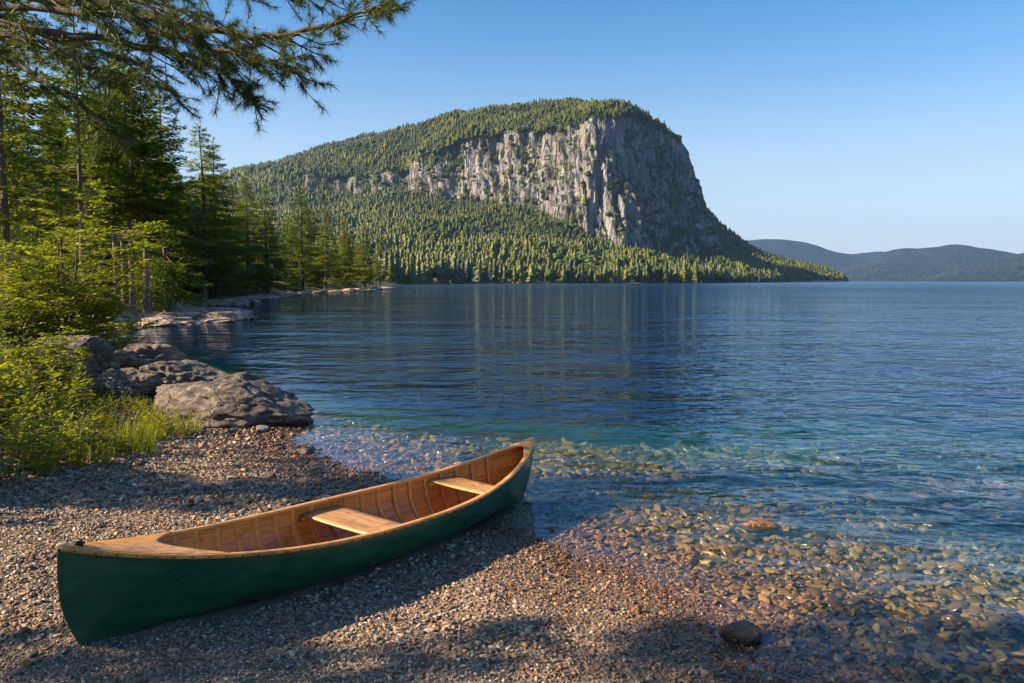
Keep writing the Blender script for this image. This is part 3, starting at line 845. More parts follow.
def wood(P, n, rs, dens, hmin, hmax, name, label, leafy=.22):
    Q, idx = sample_grid(P, n, rs, dens)
    Q[:, 2] -= .8
    k = rs.choice(4, len(Q), p=[(1 - leafy) * .4, (1 - leafy) * .35, (1 - leafy) * .25, leafy])
    patch = fbm(Q[:, 0] / 90, Q[:, 1] / 90, 0, 2, seed=77)
    k = np.where((k < 3) & (patch > .25) & (rs.rand(len(k)) < .3) & (Q[:, 2] < 90), 3, k)
    h = (hmin + (hmax - hmin) * rs.beta(2, 2.6, len(Q))) * (1 + .35 * fbm(Q[:, 0] / 60, Q[:, 1] / 60, 0, 3, seed=78)) * (1 + .35 * (Q[:, 2] < 45)) / np.where(k == 3, 14, 16)
    s = np.stack([h * rs.uniform(1.05, 1.6, len(Q)), h * rs.uniform(1.05, 1.6, len(Q)), h], -1)
    rot = np.stack([0 * h, 0 * h, rs.rand(len(Q)) * 6.28], -1)
    return scatter_obj(name, Q, rot, s, k, NG_WOOD, label, 'forest')

g = MP
du = np.diff(g, axis=1)[:-1]; dv = np.diff(g, axis=0)[:, :-1]
nz_ = np.cross(du, dv); nz_ = np.abs(nz_[..., 2]) / (np.linalg.norm(nz_, axis=-1) + 1e-9)
cwc = cliff_w[:-1, :-1]
rowc = row[:-1][:, None]
ccol = np.arange(NC - 1)[None] / (NC - 1.0)
patch_ = fbm(arc[:-1, :-1] / 42, zz[:-1, :-1] / 38, 0, 3, seed=91)
lim_ = .26 + .30 * sstep(.50, .62, ccol)
dens = np.where(cwc > .25, np.maximum(np.clip((nz_ - .40) * 5, 0, 1) * .4, 1.0 * sstep(0, .12, patch_ - lim_)), 1.0)
dens = np.where((rowc > n1 + n2 - 7) & (rowc < n1 + n2 + 12), 1.6, dens)
cx = g[:-1, :-1, 0]; cyy = g[:-1, :-1, 1]; pxx = 512 + cx / cyy * FPX
dens = dens * (pxx > 180) * (rowc > 2) * (rowc < n1 + n2 + n3 + 8)
dens = dens * np.where(cyy > 1700, .75, 1.0) * (.45 + .55 * np.minimum(1, 1300 / cyy) ** .5)
wood(MP, 25000, np.random.RandomState(3), dens, 8, 16, 'mountain_forest', 'dense evergreen forest covering the slopes and plateau of the cliffed mountain')
dn = np.ones((SPUR.shape[0] - 1, SPUR.shape[1] - 1)); dn *= (np.arange(SPUR.shape[0] - 1)[:, None] < 36); dn *= SPUR[:-1, :-1, 2] > 1
dn *= (512 + SPUR[:-1, :-1, 0] / SPUR[:-1, :-1, 1] * FPX > 640)
wood(SPUR, 4500, np.random.RandomState(4), dn, 9, 16, 'spur_forest', 'sunlit evergreen forest on the low spur that runs out right of the mountain', .1)

#==PART3==
# ------------------------------------------------------------------ rocks
import bmesh
def ico(n):
    bm = bmesh.new(); bmesh.ops.create_icosphere(bm, subdivisions=n, radius=1)
    V = np.array([v.co[:] for v in bm.verts]); F = np.array([[v.index for v in f.verts] for f in bm.faces]); bm.free()
    return V / np.linalg.norm(V, axis=1)[:, None], F
ICO = {n: ico(n) for n in (3, 5, 6)}

def rock_mesh(seed, size, n=6, planes=14, soft=9, rough=.06, extra=()):
    """rounded, faceted boulder: a sphere trimmed by random planes, then weathered; extra = (normal, distance) cuts"""
    r = np.random.RandomState(seed); D, F = ICO[n]
    N = r.normal(size=(planes, 3)); N /= np.linalg.norm(N, axis=1)[:, None]; dd = r.uniform(.62, .98, planes)
    if len(extra):
        E = np.array([e[0] for e in extra], float); E /= np.linalg.norm(E, axis=1)[:, None]
        N = np.concatenate([N, E]); dd = np.concatenate([dd, [e[1] for e in extra]])
    dot = D @ N.T
    rr = np.where(dot > .02, dd / np.maximum(dot, .02), 50)
    rr = np.minimum(rr, 3)
    R = (np.sum(np.exp(-soft * rr), 1) + np.exp(-soft * 1.12)) ; R = -np.log(R) / soft
    P = D * R[:, None]
    s = 1.6
    f = fbm(P[:, 0] * s, P[:, 1] * s, P[:, 2] * s + seed, 5, .5, seed=seed)
    c = 1 - np.abs(fbm(P[:, 0] * 1.3 + 4, P[:, 1] * 1.3, P[:, 2] * 2.2 + seed, 3, .5, seed=seed + 9)) * 5
    P = P * (1 + rough * f - rough * .9 * np.clip(c, 0, 1) ** 1.3 + rough * .5 * fbm(P[:, 0] * 9, P[:, 1] * 9, P[:, 2] * 12, 4, .6, seed=seed + 3))[:, None]
    return P * np.array(size) * .5, F

def make_rock_mat(name, lo, midc, hi, tint, wetline=.10, scale=1.0):
    m, nt, out = mat_new(name); t = NT(nt)
    pos = t.n('ShaderNodeNewGeometry').outputs['Position']; obj = t.n('ShaderNodeTexCoord').outputs['Object']
    a = t.noise(pos, 2.2 * scale, 8, .68, .6); b_ = t.noise(t.map(pos, (1, 1, 3.5), (.3, .2, 0)), 3.5 * scale, 6, .6, 1.0); f = t.noise(pos, 38 * scale, 4, .7)
    col = t.ramp(t.math('ADD', t.math('MULTIPLY', a, .65), t.math('MULTIPLY', b_, .35)), [(.34, lo), (.5, midc), (.66, hi)])
    col = t.mix(t.maprange(t.noise(pos, 1.3 * scale, 5, .7), .52, .68, 0, .75), col, tint)
    col = t.mix(t.maprange(f, .5, .78, 0, .5), col, (.05, .045, .04))
    vein = t.n('ShaderNodeTexVoronoi', feature='DISTANCE_TO_EDGE', inp={'Vector': t.n('ShaderNodeVectorMath', operation='ADD', inp={0: pos, 1: t.n('ShaderNodeTexNoise', inp={'Vector': pos, 'Scale': 2.0, 'Detail': 5}).outputs['Color']}).outputs[0], 'Scale': 1.3 * scale})
    col = t.mix(t.maprange(vein.outputs[0], 0, .022, .8, 0), col, (.035, .03, .028))
    z = t.n('ShaderNodeSeparateXYZ', inp={0: pos}).outputs[2]
    wet = t.maprange(t.math('ADD', z, t.math('MULTIPLY', t.math('SUBTRACT', a, .5), .25)), 0, wetline, 1, 0)
    col = t.mix(wet, col, t.mix(1.0, col, (.4, .36, .32), 'MULTIPLY'))
    h = t.math('ADD', t.math('MULTIPLY', a, 1.0), t.math('MULTIPLY', f, .12)); h = t.math('ADD', h, t.math('MULTIPLY', b_, .5)); h = t.math('ADD', h, t.math('MULTIPLY', t.maprange(vein.outputs[0], 0, .03), .25))
    b = t.bsdf(Base_Color=col, Roughness=t.maprange(wet, 0, 1, .8, .3), Normal=t.bump(h, 1.0, .11)); b.inputs['Specular IOR Level'].default_value = .35
    t.l(b.outputs[0], out.inputs[0]); return m
M_ROCK = make_rock_mat('boulder_rock', (.035, .029, .025), (.13, .105, .086), (.36, .30, .245), (.24, .175, .125))
M_LEDGE = make_rock_mat('ledge_rock', (.14, .10, .08), (.38, .28, .22), (.58, .46, .37), (.48, .32, .23), .06, .5)
M_STONE = make_rock_mat('stone', (.09, .08, .07), (.19, .16, .135), (.30, .26, .22), (.22, .15, .11), .03, 3.0)
M_STONE_WET = make_rock_mat('wet_brown_stone', (.05, .032, .02), (.11, .075, .05), (.19, .14, .10), (.13, .09, .06), .30, 3.0)
M_STONE_GREY = make_rock_mat('grey_stone', (.15, .145, .14), (.27, .26, .25), (.36, .35, .33), (.3, .28, .25), .01, 4.0)
M_STONE_RED = make_rock_mat('russet_stone', (.16, .08, .05), (.32, .17, .10), (.42, .25, .16), (.35, .16, .08), .02, 3.0)
M_STONE_ORANGE = make_rock_mat('orange_stone', (.32, .16, .05), (.48, .24, .07), (.56, .32, .12), (.42, .2, .06), .0, 4.0)

def rock(name, seed, x, y, size, rz, label, cat, mat, z=None, sink=.2, group=None, n=6, tilt=(0, 0), extra=(), rough=.06, planes=14, soft=9):
    V, F = rock_mesh(seed, size, n, planes, soft, rough, extra)
    o = mk(name, V, F, mat, smooth=True)
    zb = gz(x, y) if z is None else z
    o.location = (x, y, zb + size[2] * (.5 - sink)); o.rotation_euler = (tilt[0], tilt[1], rz)
    return tag(o, label, cat, group)

def X(px, D): return (px - 512) / FPX * D
# the boulders between the bushes and the lake
rock('boulder', 101, X(236, 12.9), 13.0, (2.75, 1.8, 1.24), .10, 'big grey-brown boulder nearest the lake, its right end tapering into the water', 'boulder', M_ROCK, z=.02, sink=.30,
     rough=.13, soft=38, extra=[((.72, -.15, .85), .50), ((-.45, -.15, .9), .66), ((.15, -.85, .55), .60), ((-.9, -.4, .2), .86), ((.5, -.8, .1), .80)], tilt=(0, .10))
rock('boulder', 102, X(184, 14.6), 14.9, (1.95, 1.4, 1.1), .4, 'rounded boulder standing behind the left end of the big boulder', 'boulder', M_ROCK, z=.12, sink=.26, rough=.13, soft=38, extra=[((.5, -.2, .85), .55)])
rock('boulder', 103, X(128, 15.6), 15.9, (2.0, 1.6, 1.22), -.3, 'high pale boulder with a flat sloping top just right of the leafy bushes', 'boulder', M_ROCK, z=.30, sink=.22, rough=.13, soft=38, extra=[((-.3, -.3, .9), .6), ((.8, -.5, .3), .8)])
rock('boulder', 104, X(114, 13.6), 13.7, (1.6, 1.2, .92), -.55, 'slanting boulder in front of the high pale boulder, its face tipped towards the beach', 'boulder', M_ROCK, z=.22, sink=.25, rough=.13, soft=38, extra=[((.6, -.6, .6), .55), ((-.2, -.5, .85), .6)])
rock('boulder', 105, X(76, 15.2), 15.3, (1.7, 1.3, 1.1), .2, 'dark boulder half hidden by the leafy plants at the left of the rocks', 'boulder', M_ROCK, z=.45, sink=.25, rough=.13, soft=38)
SM = [  # px, py, width px, height ratio, mat, label
    (186, 421, 12, .6, M_STONE_GREY, 'light grey egg-shaped stone, left one of two side by side under the big boulder'),
    (198, 422, 13, .6, M_STONE_GREY, 'light grey rounded stone, right one of two side by side under the big boulder'),
    (245, 427, 22, .45, M_STONE, 'flat brown stone at the foot of the big boulder near its right end'),
    (262, 431, 15, .45, M_STONE_GREY, 'flat grey stone at the water edge beyond the flat brown stone'),
    (278, 447, 9, .6, M_STONE, 'small dark wet stone on the dark gravel left of the stone in the shallows'),
    (306, 454, 17, .5, M_STONE, 'dark wet stone sitting alone in the shallows behind the canoe'),
    (172, 415, 13, .6, M_STONE, 'brown stone wedged in the gap between the boulders, nearest the beach'),
    (160, 411, 14, .7, M_STONE, 'dull brown stone wedged in the gap between the boulders, middle one'),
    (150, 409, 16, .7, M_STONE, 'grey-brown stone wedged against the slanting boulder'),
    (739, 640, 46, .38, M_STONE_WET, 'large wet brown stone at the waterline near the bottom of the picture'),
    (758, 527, 38, .26, M_STONE_RED, 'flat pinkish stone breaking the surface in the clear shallows'),
    (637, 612, 13, .55, M_STONE_ORANGE, 'bright orange pebble on the dark wet gravel below the waterline corner'),
    (26, 665, 13, .5, M_STONE_ORANGE, 'orange-brown pebble at the bottom left corner of the beach'),
    (62, 562, 14, .5, M_STONE_RED, 'reddish pebble on the beach just above the near end of the canoe'),
    (24, 633, 11, .6, M_STONE_RED, 'dark reddish pebble left of the near end of the canoe'),
]
for i, (px, py, w, hr, mt, lab) in enumerate(SM):
    p = at_z(px, py, .0)
    for _ in range(3): p = at_z(px, py, max(-.02, gz(p.x, p.y)))
    W = w / FPX * p.y
    rock('stone' if w > 13.5 else 'pebble', 200 + i, p.x, p.y, (W, W * .75, W * hr * 1.25), rnd.uniform(-.4, .4), lab, 'stone', mt, z=max(gz(p.x, p.y), -.04) if px != 758 else -.04, sink=.22, n=5, rough=.05, planes=10, soft=7)

# flat pinkish ledges along the left shore
protoL = []
cntL = 0; tries = 0
rl = random.Random(11)
lp = []
while cntL < 170 and tries < 8000:
    tries += 1
    D = rl.choice([rl.uniform(29, 62), rl.uniform(29, 62), rl.uniform(60, 110), rl.uniform(100, 260)]); px = rl.uniform(40, 395); x = X(px, D)
    s = float(shore_sd(np.array([x]), np.array([D]))[0])
    if s > .4 or s < -3.2: continue
    if any((x - a) ** 2 + (D - b) ** 2 < (.75 * c) ** 2 for a, b, c in lp): continue
    w = rl.choice([rl.uniform(1.3, 2.9), rl.uniform(.5, 1.3), rl.uniform(.5, 1.3)]) * (1 + D / 250)
    lp.append((x, D, w * .8))
    k = rl.randrange(5)
    lab, grp = ('pale pinkish flat ledge slab on the nearer part of the left shore', 'slabs of the nearer shore ledge') if D < 62 else ('pale flat slab on the farther part of the left shore', 'slabs of the farther shore ledge')
    loc = (x, D, max(gz(x, D), -.05) + .02 * w)
    if len(protoL) < 5:
        V, F = rock_mesh(300 + len(protoL), (1, .72, .34), 5, 16, 24, .14, [((.1, -.1, 1), .55)])
        o = mk('shore_rock', V, F, M_LEDGE, smooth=True); protoL.append(o)
    else:
        o = protoL[k].copy(); COL.objects.link(o)
    o.location = loc; o.scale = (w, w, w * rl.uniform(.7, 1.2)); o.rotation_euler = (rl.uniform(-.08, .08), rl.uniform(-.08, .08), rl.uniform(-.5, .5))
    tag(o, lab, 'rock', grp); cntL += 1

# ------------------------------------------------------------------ canoe
_a = at_z(49, 547, gz(-2.5, 4.5) + .62); _b = at_z(529, 435, .64)      # stem heads
L_ = (_b - _a).length
CAN_C = ((_a + _b) / 2).to_2d(); CAN_A = math.atan2(_b.y - _a.y, _b.x - _a.x)
print('canoe length', L_, tuple(CAN_C))
def sheer(s): return .385 + .265 * np.abs(s) ** 2.6 + .05 * np.clip(s, 0, 1) ** 4
def keel(s): return .03 * np.abs(s) ** 3
def hb(s): return .465 * np.clip(1 - np.abs(s) ** 2.15, 0, 1) ** .88
def hull_pt(s, t, inset=0.0):
    """s -1..1 along, t 0..1 keel to sheer; right side (y<0)"""
    s = np.asarray(s, float); t = np.asarray(t, float)
    w = np.abs(s) ** 2.5
    gm = (1 - (1 - t) ** 2.5) ** .42; ge = t ** .85 * (1 - .0 * t)
    g = gm * (1 - w) + ge * w
    kx = .17
    x = s * (L_ / 2 - inset * 1.5 - kx * (1 - t) ** 2.6 * np.abs(s) ** 3)
    y = np.maximum(hb(s) * g - inset * np.clip(g * 3, 0, 1), 0)
    z = keel(s) + inset + t * (sheer(s) - keel(s) - inset)
    return x, y, z
def skin(inset, smax, name, mat, root, ns=120, nt_=26, flip=False, tmax=1.0):
    s = np.sin(np.linspace(-PI / 2, PI / 2, ns)) * smax
    tau = np.linspace(0, 1, nt_); t = tau ** 2.1 * tmax
    tt_ = np.concatenate([t[::-1], t[1:]]); sg = np.concatenate([-np.ones(nt_), np.ones(nt_ - 1)])
    S, T2 = np.meshgrid(s, tt_, indexing='ij')
    x, y, z = hull_pt(S, T2, inset)
    P = np.stack([x, y * sg[None], z], -1)
    F = grid_faces(*S.shape)
    if flip: F = F[:, ::-1]
    uv = np.stack([x, np.broadcast_to((np.concatenate([-tau[::-1], tau[1:]]) * .62)[None], x.shape)], -1).reshape(-1, 2)
    return part(name, P.reshape(-1, 3), F, mat, root, smooth=True, uv=uv)

def wood_mat(name, c1, c2, c3, planks=0.0, coat=.6, axis=0, gscale=1.0):
    m, nt, out = mat_new(name); t = NT(nt)
    tcn = t.n('ShaderNodeTexCoord')
    co = tcn.outputs['UV'] if planks else tcn.outputs['Object']
    sc_ = [(1.2, 26, 26), (26, 1.2, 26)][axis]
    g = t.noise(t.map(co, tuple(q * gscale for q in sc_)), 1.6, 6, .65, .9)
    g2 = t.noise(tcn.outputs['Object'], 2.3, 4, .6)
    col = t.ramp(g, [(.3, c1), (.52, c2), (.75, c3)])
    col = t.mix(t.maprange(g2, .35, .7, 0, .45), col, c1)
    g3 = t.noise(tcn.outputs['Object'], 5.0, 6, .7, 1.2)
    col = t.mix(t.maprange(g3, .50, .66, 0, .7), col, tuple(q * .45 for q in c1))
    hh = g
    if planks:
        sp = t.n('ShaderNodeSeparateXYZ', inp={0: co}); v = t.math('DIVIDE', sp.outputs[1], planks)
        fr = t.math('ABSOLUTE', t.math('SUBTRACT', t.math('FRACT', t.math('ADD', v, 100.0)), .5))
        line = t.maprange(fr, .46, .5, 0, 1)
        wn = t.n('ShaderNodeTexWhiteNoise', noise_dimensions='1D'); t.l(t.math('FLOOR', t.math('ADD', v, 100.0)), wn.inputs['W'])
        col = t.mix(t.math('MULTIPLY', wn.outputs[0], .35), col, c1)
        col = t.mix(line, col, tuple(q * .3 for q in c1)); hh = t.math('SUBTRACT', g, t.math('MULTIPLY', line, 2.0))
    b = t.bsdf(Base_Color=col, Roughness=t.maprange(g2, .3, .7, .32, .5), Normal=t.bump(hh, .25, .004)); b.inputs['Coat Weight'].default_value = coat; b.inputs['Coat Roughness'].default_value = .18
    t.l(b.outputs[0], out.inputs[0]); return m
M_PLANK = wood_mat('cedar_planking', (.26, .095, .015), (.52, .22, .04), (.66, .33, .075), .085, .15)
M_RAIL = wood_mat('varnished_rail_wood', (.42, .17, .03), (.70, .33, .07), (.82, .47, .14), 0, .2)
M_SEAT = wood_mat('worn_seat_wood', (.26, .10, .022), (.62, .31, .08), (.80, .50, .19), 0, .1, 1, .5)
M_RIB = wood_mat('rib_wood', (.30, .12, .02), (.56, .26, .05), (.68, .36, .09), 0, .15, 1)

def make_green():
    m, nt, out = mat_new('green_canvas_paint'); t = NT(nt)
    co = t.n('ShaderNodeTexCoord').outputs['Object']
    a = t.noise(t.map(co, (1.2, 1, 4)), 2.5, 6, .65, .6); f = t.noise(t.map(co, (2, 8, 30)), 6, 5, .7)
    col = t.ramp(a, [(.3, (.006, .052, .026)), (.55, (.012, .088, .044)), (.8, (.028, .125, .060))])
    scr = t.maprange(f, .66, .78, 0, .0)
    col = t.mix(scr, col, (.06, .12, .08))
    sc2 = t.noise(t.map(co, (.8, 6, 22), (0, .25, 0)), 9, 3, .6); col = t.mix(t.maprange(sc2, .69, .73, 0, .3), col, (.12, .16, .12))
    dirt = t.maprange(t.n('ShaderNodeSeparateXYZ', inp={0: co}).outputs[2], .02, .12, .55, 0)
    col = t.mix(t.math('MULTIPLY', dirt, t.maprange(a, .4, .6)), col, (.05, .05, .035))
    b = t.bsdf(Base_Color=col, Roughness=t.maprange(a, .35, .7, .24, .42), Normal=t.bump(a, .07, .01))
    b.inputs['Coat Weight'].default_value = .35; b.inputs['Coat Roughness'].default_value = .1
    t.l(b.outputs[0], out.inputs[0]); return m
M_GREEN = make_green()
def plain_mat(name, c, rough=.5, metal=0.0):
    m, nt, out = mat_new(name); t = NT(nt)
    co = t.n('ShaderNodeTexCoord').outputs['Object']; a = t.noise(co, 30, 4)
    b = t.bsdf(Base_Color=t.mix(a, tuple(q * .6 for q in c), tuple(min(1, q * 1.3) for q in c)), Roughness=rough, Metallic=metal)
    t.l(b.outputs[0], out.inputs[0]); return m
M_IRON = plain_mat('dark_iron', (.03, .03, .03), .4, .8)
M_TACK = plain_mat('aged_brass', (.09, .05, .02), .45, .8)

def ground_under(cx, cy_, a):
    return [gz(cx + math.cos(a) * q, cy_ + math.sin(a) * q) for q in (-2.0, -1, 0, 1, 2.0)]
gu = ground_under(CAN_C.x, CAN_C.y, CAN_A)
slope = (gu[0] - gu[4]) / 4.0
CAN_Z = max(g_ + slope * q for g_, q in zip(gu, (-2, -1, 0, 1, 2))) - .045
canoe = thing('canoe', (CAN_C.x, CAN_C.y, CAN_Z), 'dark green wooden canoe with varnished interior, drawn up on the beach, far end afloat', 'canoe')
canoe.rotation_euler = Matrix.Rotation(CAN_A, 3, 'Z').to_4x4().to_3x3() .__matmul__(Matrix.Rotation(math.atan(slope), 3, 'Y')).__matmul__(Matrix.Rotation(math.radians(3.0), 3, 'X')).to_euler()
skin(0.0, 1.0, 'hull', M_GREEN, canoe, ns=150, nt_=30)
skin(.011, .985, 'planking', M_PLANK, canoe, ns=130, nt_=26, flip=True, tmax=.995)

def box_sweep(P, A, Bv, w, h):
    """rectangular bar with slightly rounded edges: P path, A side axis, B up axis per point"""
    c = [(-.5, -.35), (-.35, -.5), (.35, -.5), (.5, -.35), (.5, .35), (.35, .5), (-.35, .5), (-.5, .35)]
    V = np.stack([P + A * (a * w)[..., None] + Bv * (b * h)[..., None] for a, b in c], 1)
    n = len(c); F = grid_faces(len(P), n, wrap=True)
    F = np.concatenate([F])
    return V.reshape(-1, 3), [F]
def close_ends(V, Fs, n, rows):
    cap0 = np.arange(n)[::-1].reshape(1, n); cap1 = (np.arange(n) + (rows - 1) * n).reshape(1, n)
    return V, Fs + [cap0, cap1]

TACK = None
for sg in (-1, 1):
    s = np.sin(np.linspace(-PI / 2, PI / 2, 120)) * .998
    x, y, z = hull_pt(s, np.ones_like(s))
    P = np.stack([x, sg * np.maximum(y + .002, .010), z + .004], -1)
    T = np.gradient(P, axis=0); T /= np.linalg.norm(T, axis=1)[:, None]
    A = np.cross(T, [0, 0, 1.0]); A /= np.linalg.norm(A, axis=1)[:, None]; Bv = np.cross(A, T)
    taper = np.interp(np.abs(s), [0, .9, 1], [1, .85, .5])
    V, Fs = box_sweep(P, A, Bv, .052 * taper, np.full(len(P), .026))
    V, Fs = close_ends(V, Fs, 8, len(P))
    gw = part('gunwale', V, Fs, M_RAIL, canoe, smooth=False)
    # tacks along the outer face of the rail
    cum = np.concatenate([[0], np.cumsum(np.linalg.norm(np.diff(P, axis=0), axis=1))])
    for q in np.linspace(.06, cum[-1] - .06, 48):
        p = np.array([np.interp(q, cum, P[:, i]) for i in range(3)]); p[1] += sg * .0275 * float(np.interp(q, cum, taper)); p[2] += -.002
        tdir = np.array([np.interp(q, cum, T[:, i]) for i in range(3)])
        if TACK is None:
            a = np.arange(8) / 8 * 2 * PI
            ring = np.stack([.011 * np.cos(a), 0 * a - .002, .0055 * np.sin(a)], -1)
            in_ = ring * np.array([.6, 0, .6]) + np.array([0, .003, 0])
            V8 = np.concatenate([ring, in_, [[0, .0035, 0]]])
            F4 = np.array([[i, (i + 1) % 8, 8 + (i + 1) % 8, 8 + i] for i in range(8)]); F3 = np.array([[8 + i, 8 + (i + 1) % 8, 16] for i in range(8)])
            tkk = part('tack', V8, [F4, F3], M_TACK, canoe); TACK = tkk
        else:
            tkk = TACK.copy(); COL.objects.link(tkk); tkk.parent = canoe
        tkk.location = p; tkk.rotation_euler = (0, 0, math.atan2(tdir[1], tdir[0]) + (PI if sg < 0 else 0))

# decks with a concave inner edge
def deck(sgn, s0):
    n, k = 26, 11
    u = np.linspace(0, 1, n)[:, None]; v = np.linspace(-1, 1, k)[None]
    arc_ = .11 * (1 - v ** 2)                       # inner edge bows back towards the stem
    send = s0 + arc_ / 1.0
    s = 1.0 - .004 - (1.0 - .004 - send) * u
    x, y, z = hull_pt(sgn * s, np.ones_like(s))
    X_ = x; Y_ = y * v * .985; Z_ = z + .0195 + .014 * (1 - v ** 2) * np.clip(y / .15, 0, 1)
    top = np.stack([X_, Y_, Z_], -1); bot = top.copy(); bot[..., 2] -= .016
    V = np.concatenate([top.reshape(-1, 3), bot.reshape(-1, 3)])
    F = grid_faces(n, k); F2 = F[:, ::-1] + n * k
    e = np.arange(k - 1) + (n - 1) * k; F3 = np.stack([e, e + 1, e + 1 + n * k, e + n * k], -1)
    return part('deck', V, [F, F2, F3], M_RAIL, canoe, smooth=False)
deck(-1, .64); deck(1, .80)
# stem caps
for sgn in (-1, 1):
    t = np.linspace(0, 1, 24); s = np.full(24, float(sgn))
    x, y, z = hull_pt(s, t); P = np.stack([x + sgn * .002, 0 * x, z], -1)
    V, F = tube(P, .0075, 6); part('stem_band', V, F, M_GREEN, canoe, smooth=True)
# ribs
nr = 20
for i in range(nr):
    s0 = -.72 + 1.50 * i / (nr - 1)
    tau = np.linspace(0, 1, 18); t = tau ** 2.1 * .985
    tt_ = np.concatenate([t[::-1], t[1:]]); sgv = np.concatenate([-np.ones(18), np.ones(17)])
    V = []
    for ds, ins in ((-.5, .011), (-.42, .0185), (.42, .0185), (.5, .011)):
        x, y, z = hull_pt(np.full(35, s0), tt_, ins); V.append(np.stack([x + ds * .062, y * sgv, z], -1))
    V = np.stack(V, 1); part('rib', V.reshape(-1, 3), grid_faces(35, 4)[:, ::-1], M_RIB, canoe)
# seat boards, cleats under their ends
def board(name, s0, wid, drop, mat, th=.02):
    n, k = 9, 15
    u = np.linspace(-.5, .5, n); V = []
    xs = s0 * L_ / 2 + u * wid
    ss = xs / (L_ / 2); zt = sheer(np.array([s0]))[0] - drop
    y = hull_pt(ss, (zt - th - .01 - keel(ss)) / (sheer(ss) - keel(ss)))[1] - .022
    v = np.linspace(-1, 1, k)
    top = np.stack([np.broadcast_to(xs[:, None], (n, k)), y[:, None] * v[None], zt - .006 * (1 - v[None] ** 2) + 0 * xs[:, None]], -1)
    edge = np.minimum(1, (1 - np.abs(u) * 2) * 20)[:, None]
    top[..., 2] -= (1 - edge) * .004
    bot = top.copy(); bot[..., 2] = zt - th - .006 * (1 - v[None] ** 2)
    V = np.concatenate([top.reshape(-1, 3), bot.reshape(-1, 3)]); F = grid_faces(n, k); N_ = n * k
    a = np.arange(k - 1); f1 = np.stack([a, a + N_, a + N_ + 1, a + 1], -1); b = a + (n - 1) * k; f2 = np.stack([b, b + 1, b + 1 + N_, b + N_], -1)
    c = np.arange(n - 1) * k; f3 = np.stack([c, c + k, c + k + N_, c + N_], -1); d = c + k - 1; f4 = np.stack([d, d + N_, d + k + N_, d + k], -1)
    st = part(name, V, [F, F[:, ::-1] + N_, f1, f2, f3, f4], mat, canoe)
    for sg in (-1, 1):
        bx = []; w2 = wid * .5 + .03
        for q in (0, 1):
            for r_ in (0, 1):
                for w_ in (-1, 1):
                    xx = s0 * L_ / 2 + w_ * w2; s1 = np.array([xx / (L_ / 2)]); yy = hull_pt(s1, (zt - th - .045 - keel(s1)) / (sheer(s1) - keel(s1)))[1][0] - .014 - (.034 if q else 0)
                    bx.append((xx, sg * yy, zt - th - .003 - (.035 if r_ else 0)))
        Fb = [[0, 1, 3, 2], [4, 6, 7, 5], [0, 4, 5, 1], [2, 3, 7, 6], [0, 2, 6, 4], [1, 5, 7, 3]]
        part('seat_cleat', np.array(bx), np.array(Fb), M_RIB, canoe)
        # bolts through the board end
    return st
board('seat', -.05, .42, .052, M_SEAT); board('seat', .545, .36, .055, M_SEAT)
# small iron ring on the near deck
a = np.linspace(0, 2 * PI, 17)[:-1]
xd = -L_ / 2 * .955
ring = np.stack([xd + .024 * np.cos(a), .018 * np.sin(a), np.full(16, sheer(np.array([-.95]))[0] + .041)], -1)
P = np.concatenate([ring, ring[:1]]); V, F = tube(P, .0065, 6)
base_, fb = tube(np.array([[xd, 0, sheer(-.95) + .018], [xd, 0, sheer(-.95) + .032]]), [.022, .018], 12)
bb = Bag(); bb.add(V, F); bb.add(base_, fb); n0 = bb.n; bb.add(np.array([[xd, 0, sheer(-.95) + .032]]), np.zeros((0, 4), int)); bb.T.append(np.array([[n0 - 12 + i, n0 - 12 + (i + 1) % 12, n0] for i in range(12)]))
V, Fs = bb.out(); part('bow_ring', V, Fs, M_IRON, canoe, smooth=False)

# ------------------------------------------------------------------ gravel: instanced stones, too many to count
def make_pebble_mat():
    m, nt, out = mat_new('pebble_stone'); t = NT(nt)
    oi = t.n('ShaderNodeObjectInfo'); pos = t.n('ShaderNodeNewGeometry').outputs['Position']
    wn = t.n('ShaderNodeTexWhiteNoise', noise_dimensions='1D'); t.l(t.math('MULTIPLY', oi.outputs['Random'], 977.0), wn.inputs['W'])
    z = t.n('ShaderNodeSeparateXYZ', inp={0: pos}).outputs[2]
    dry = t.ramp(oi.outputs['Random'], [(0, (.04, .03, .022)), (.2, (.12, .08, .05)), (.4, (.25, .17, .105)), (.58, (.40, .29, .19)), (.7, (.34, .17, .07)), (.8, (.52, .42, .31)), (.93, (.14, .12, .10)), (1, (.66, .58, .46))])
    bed = t.ramp(oi.outputs['Random'], [(0, (.06, .045, .025)), (.25, (.18, .12, .045)), (.45, (.34, .22, .075)), (.62, (.46, .32, .12)), (.75, (.12, .095, .06)), (.88, (.38, .19, .06)), (1, (.60, .48, .24))])
    col = t.mix(t.maprange(z, -.04, .02, 1, 0), dry, bed)
    nz = t.noise(pos, 45, 4, .6); n2 = t.noise(pos, 1.0, 3)
    col = t.mix(t.maprange(nz, .4, .75, 0, .5), col, t.mix(1.0, col, (.5, .45, .4), 'MULTIPLY'))
    wet = t.maprange(t.math('ADD', z, t.math('MULTIPLY', t.math('SUBTRACT', n2, .5), .10)), .02, .085, 1, 0)
    col = t.mix(wet, col, t.mix(1.0, col, t.mix(t.maprange(z, -.03, .005), (.74, .58, .40), (.52, .38, .26)), 'MULTIPLY'))
    b = t.bsdf(Base_Color=col, Roughness=t.maprange(wet, 0, 1, .75, .22), Normal=t.bump(nz, .35, .004)); b.inputs['Specular IOR Level'].default_value = .4
    t.l(b.outputs[0], out.inputs[0]); return m
M_PEB = make_pebble_mat()
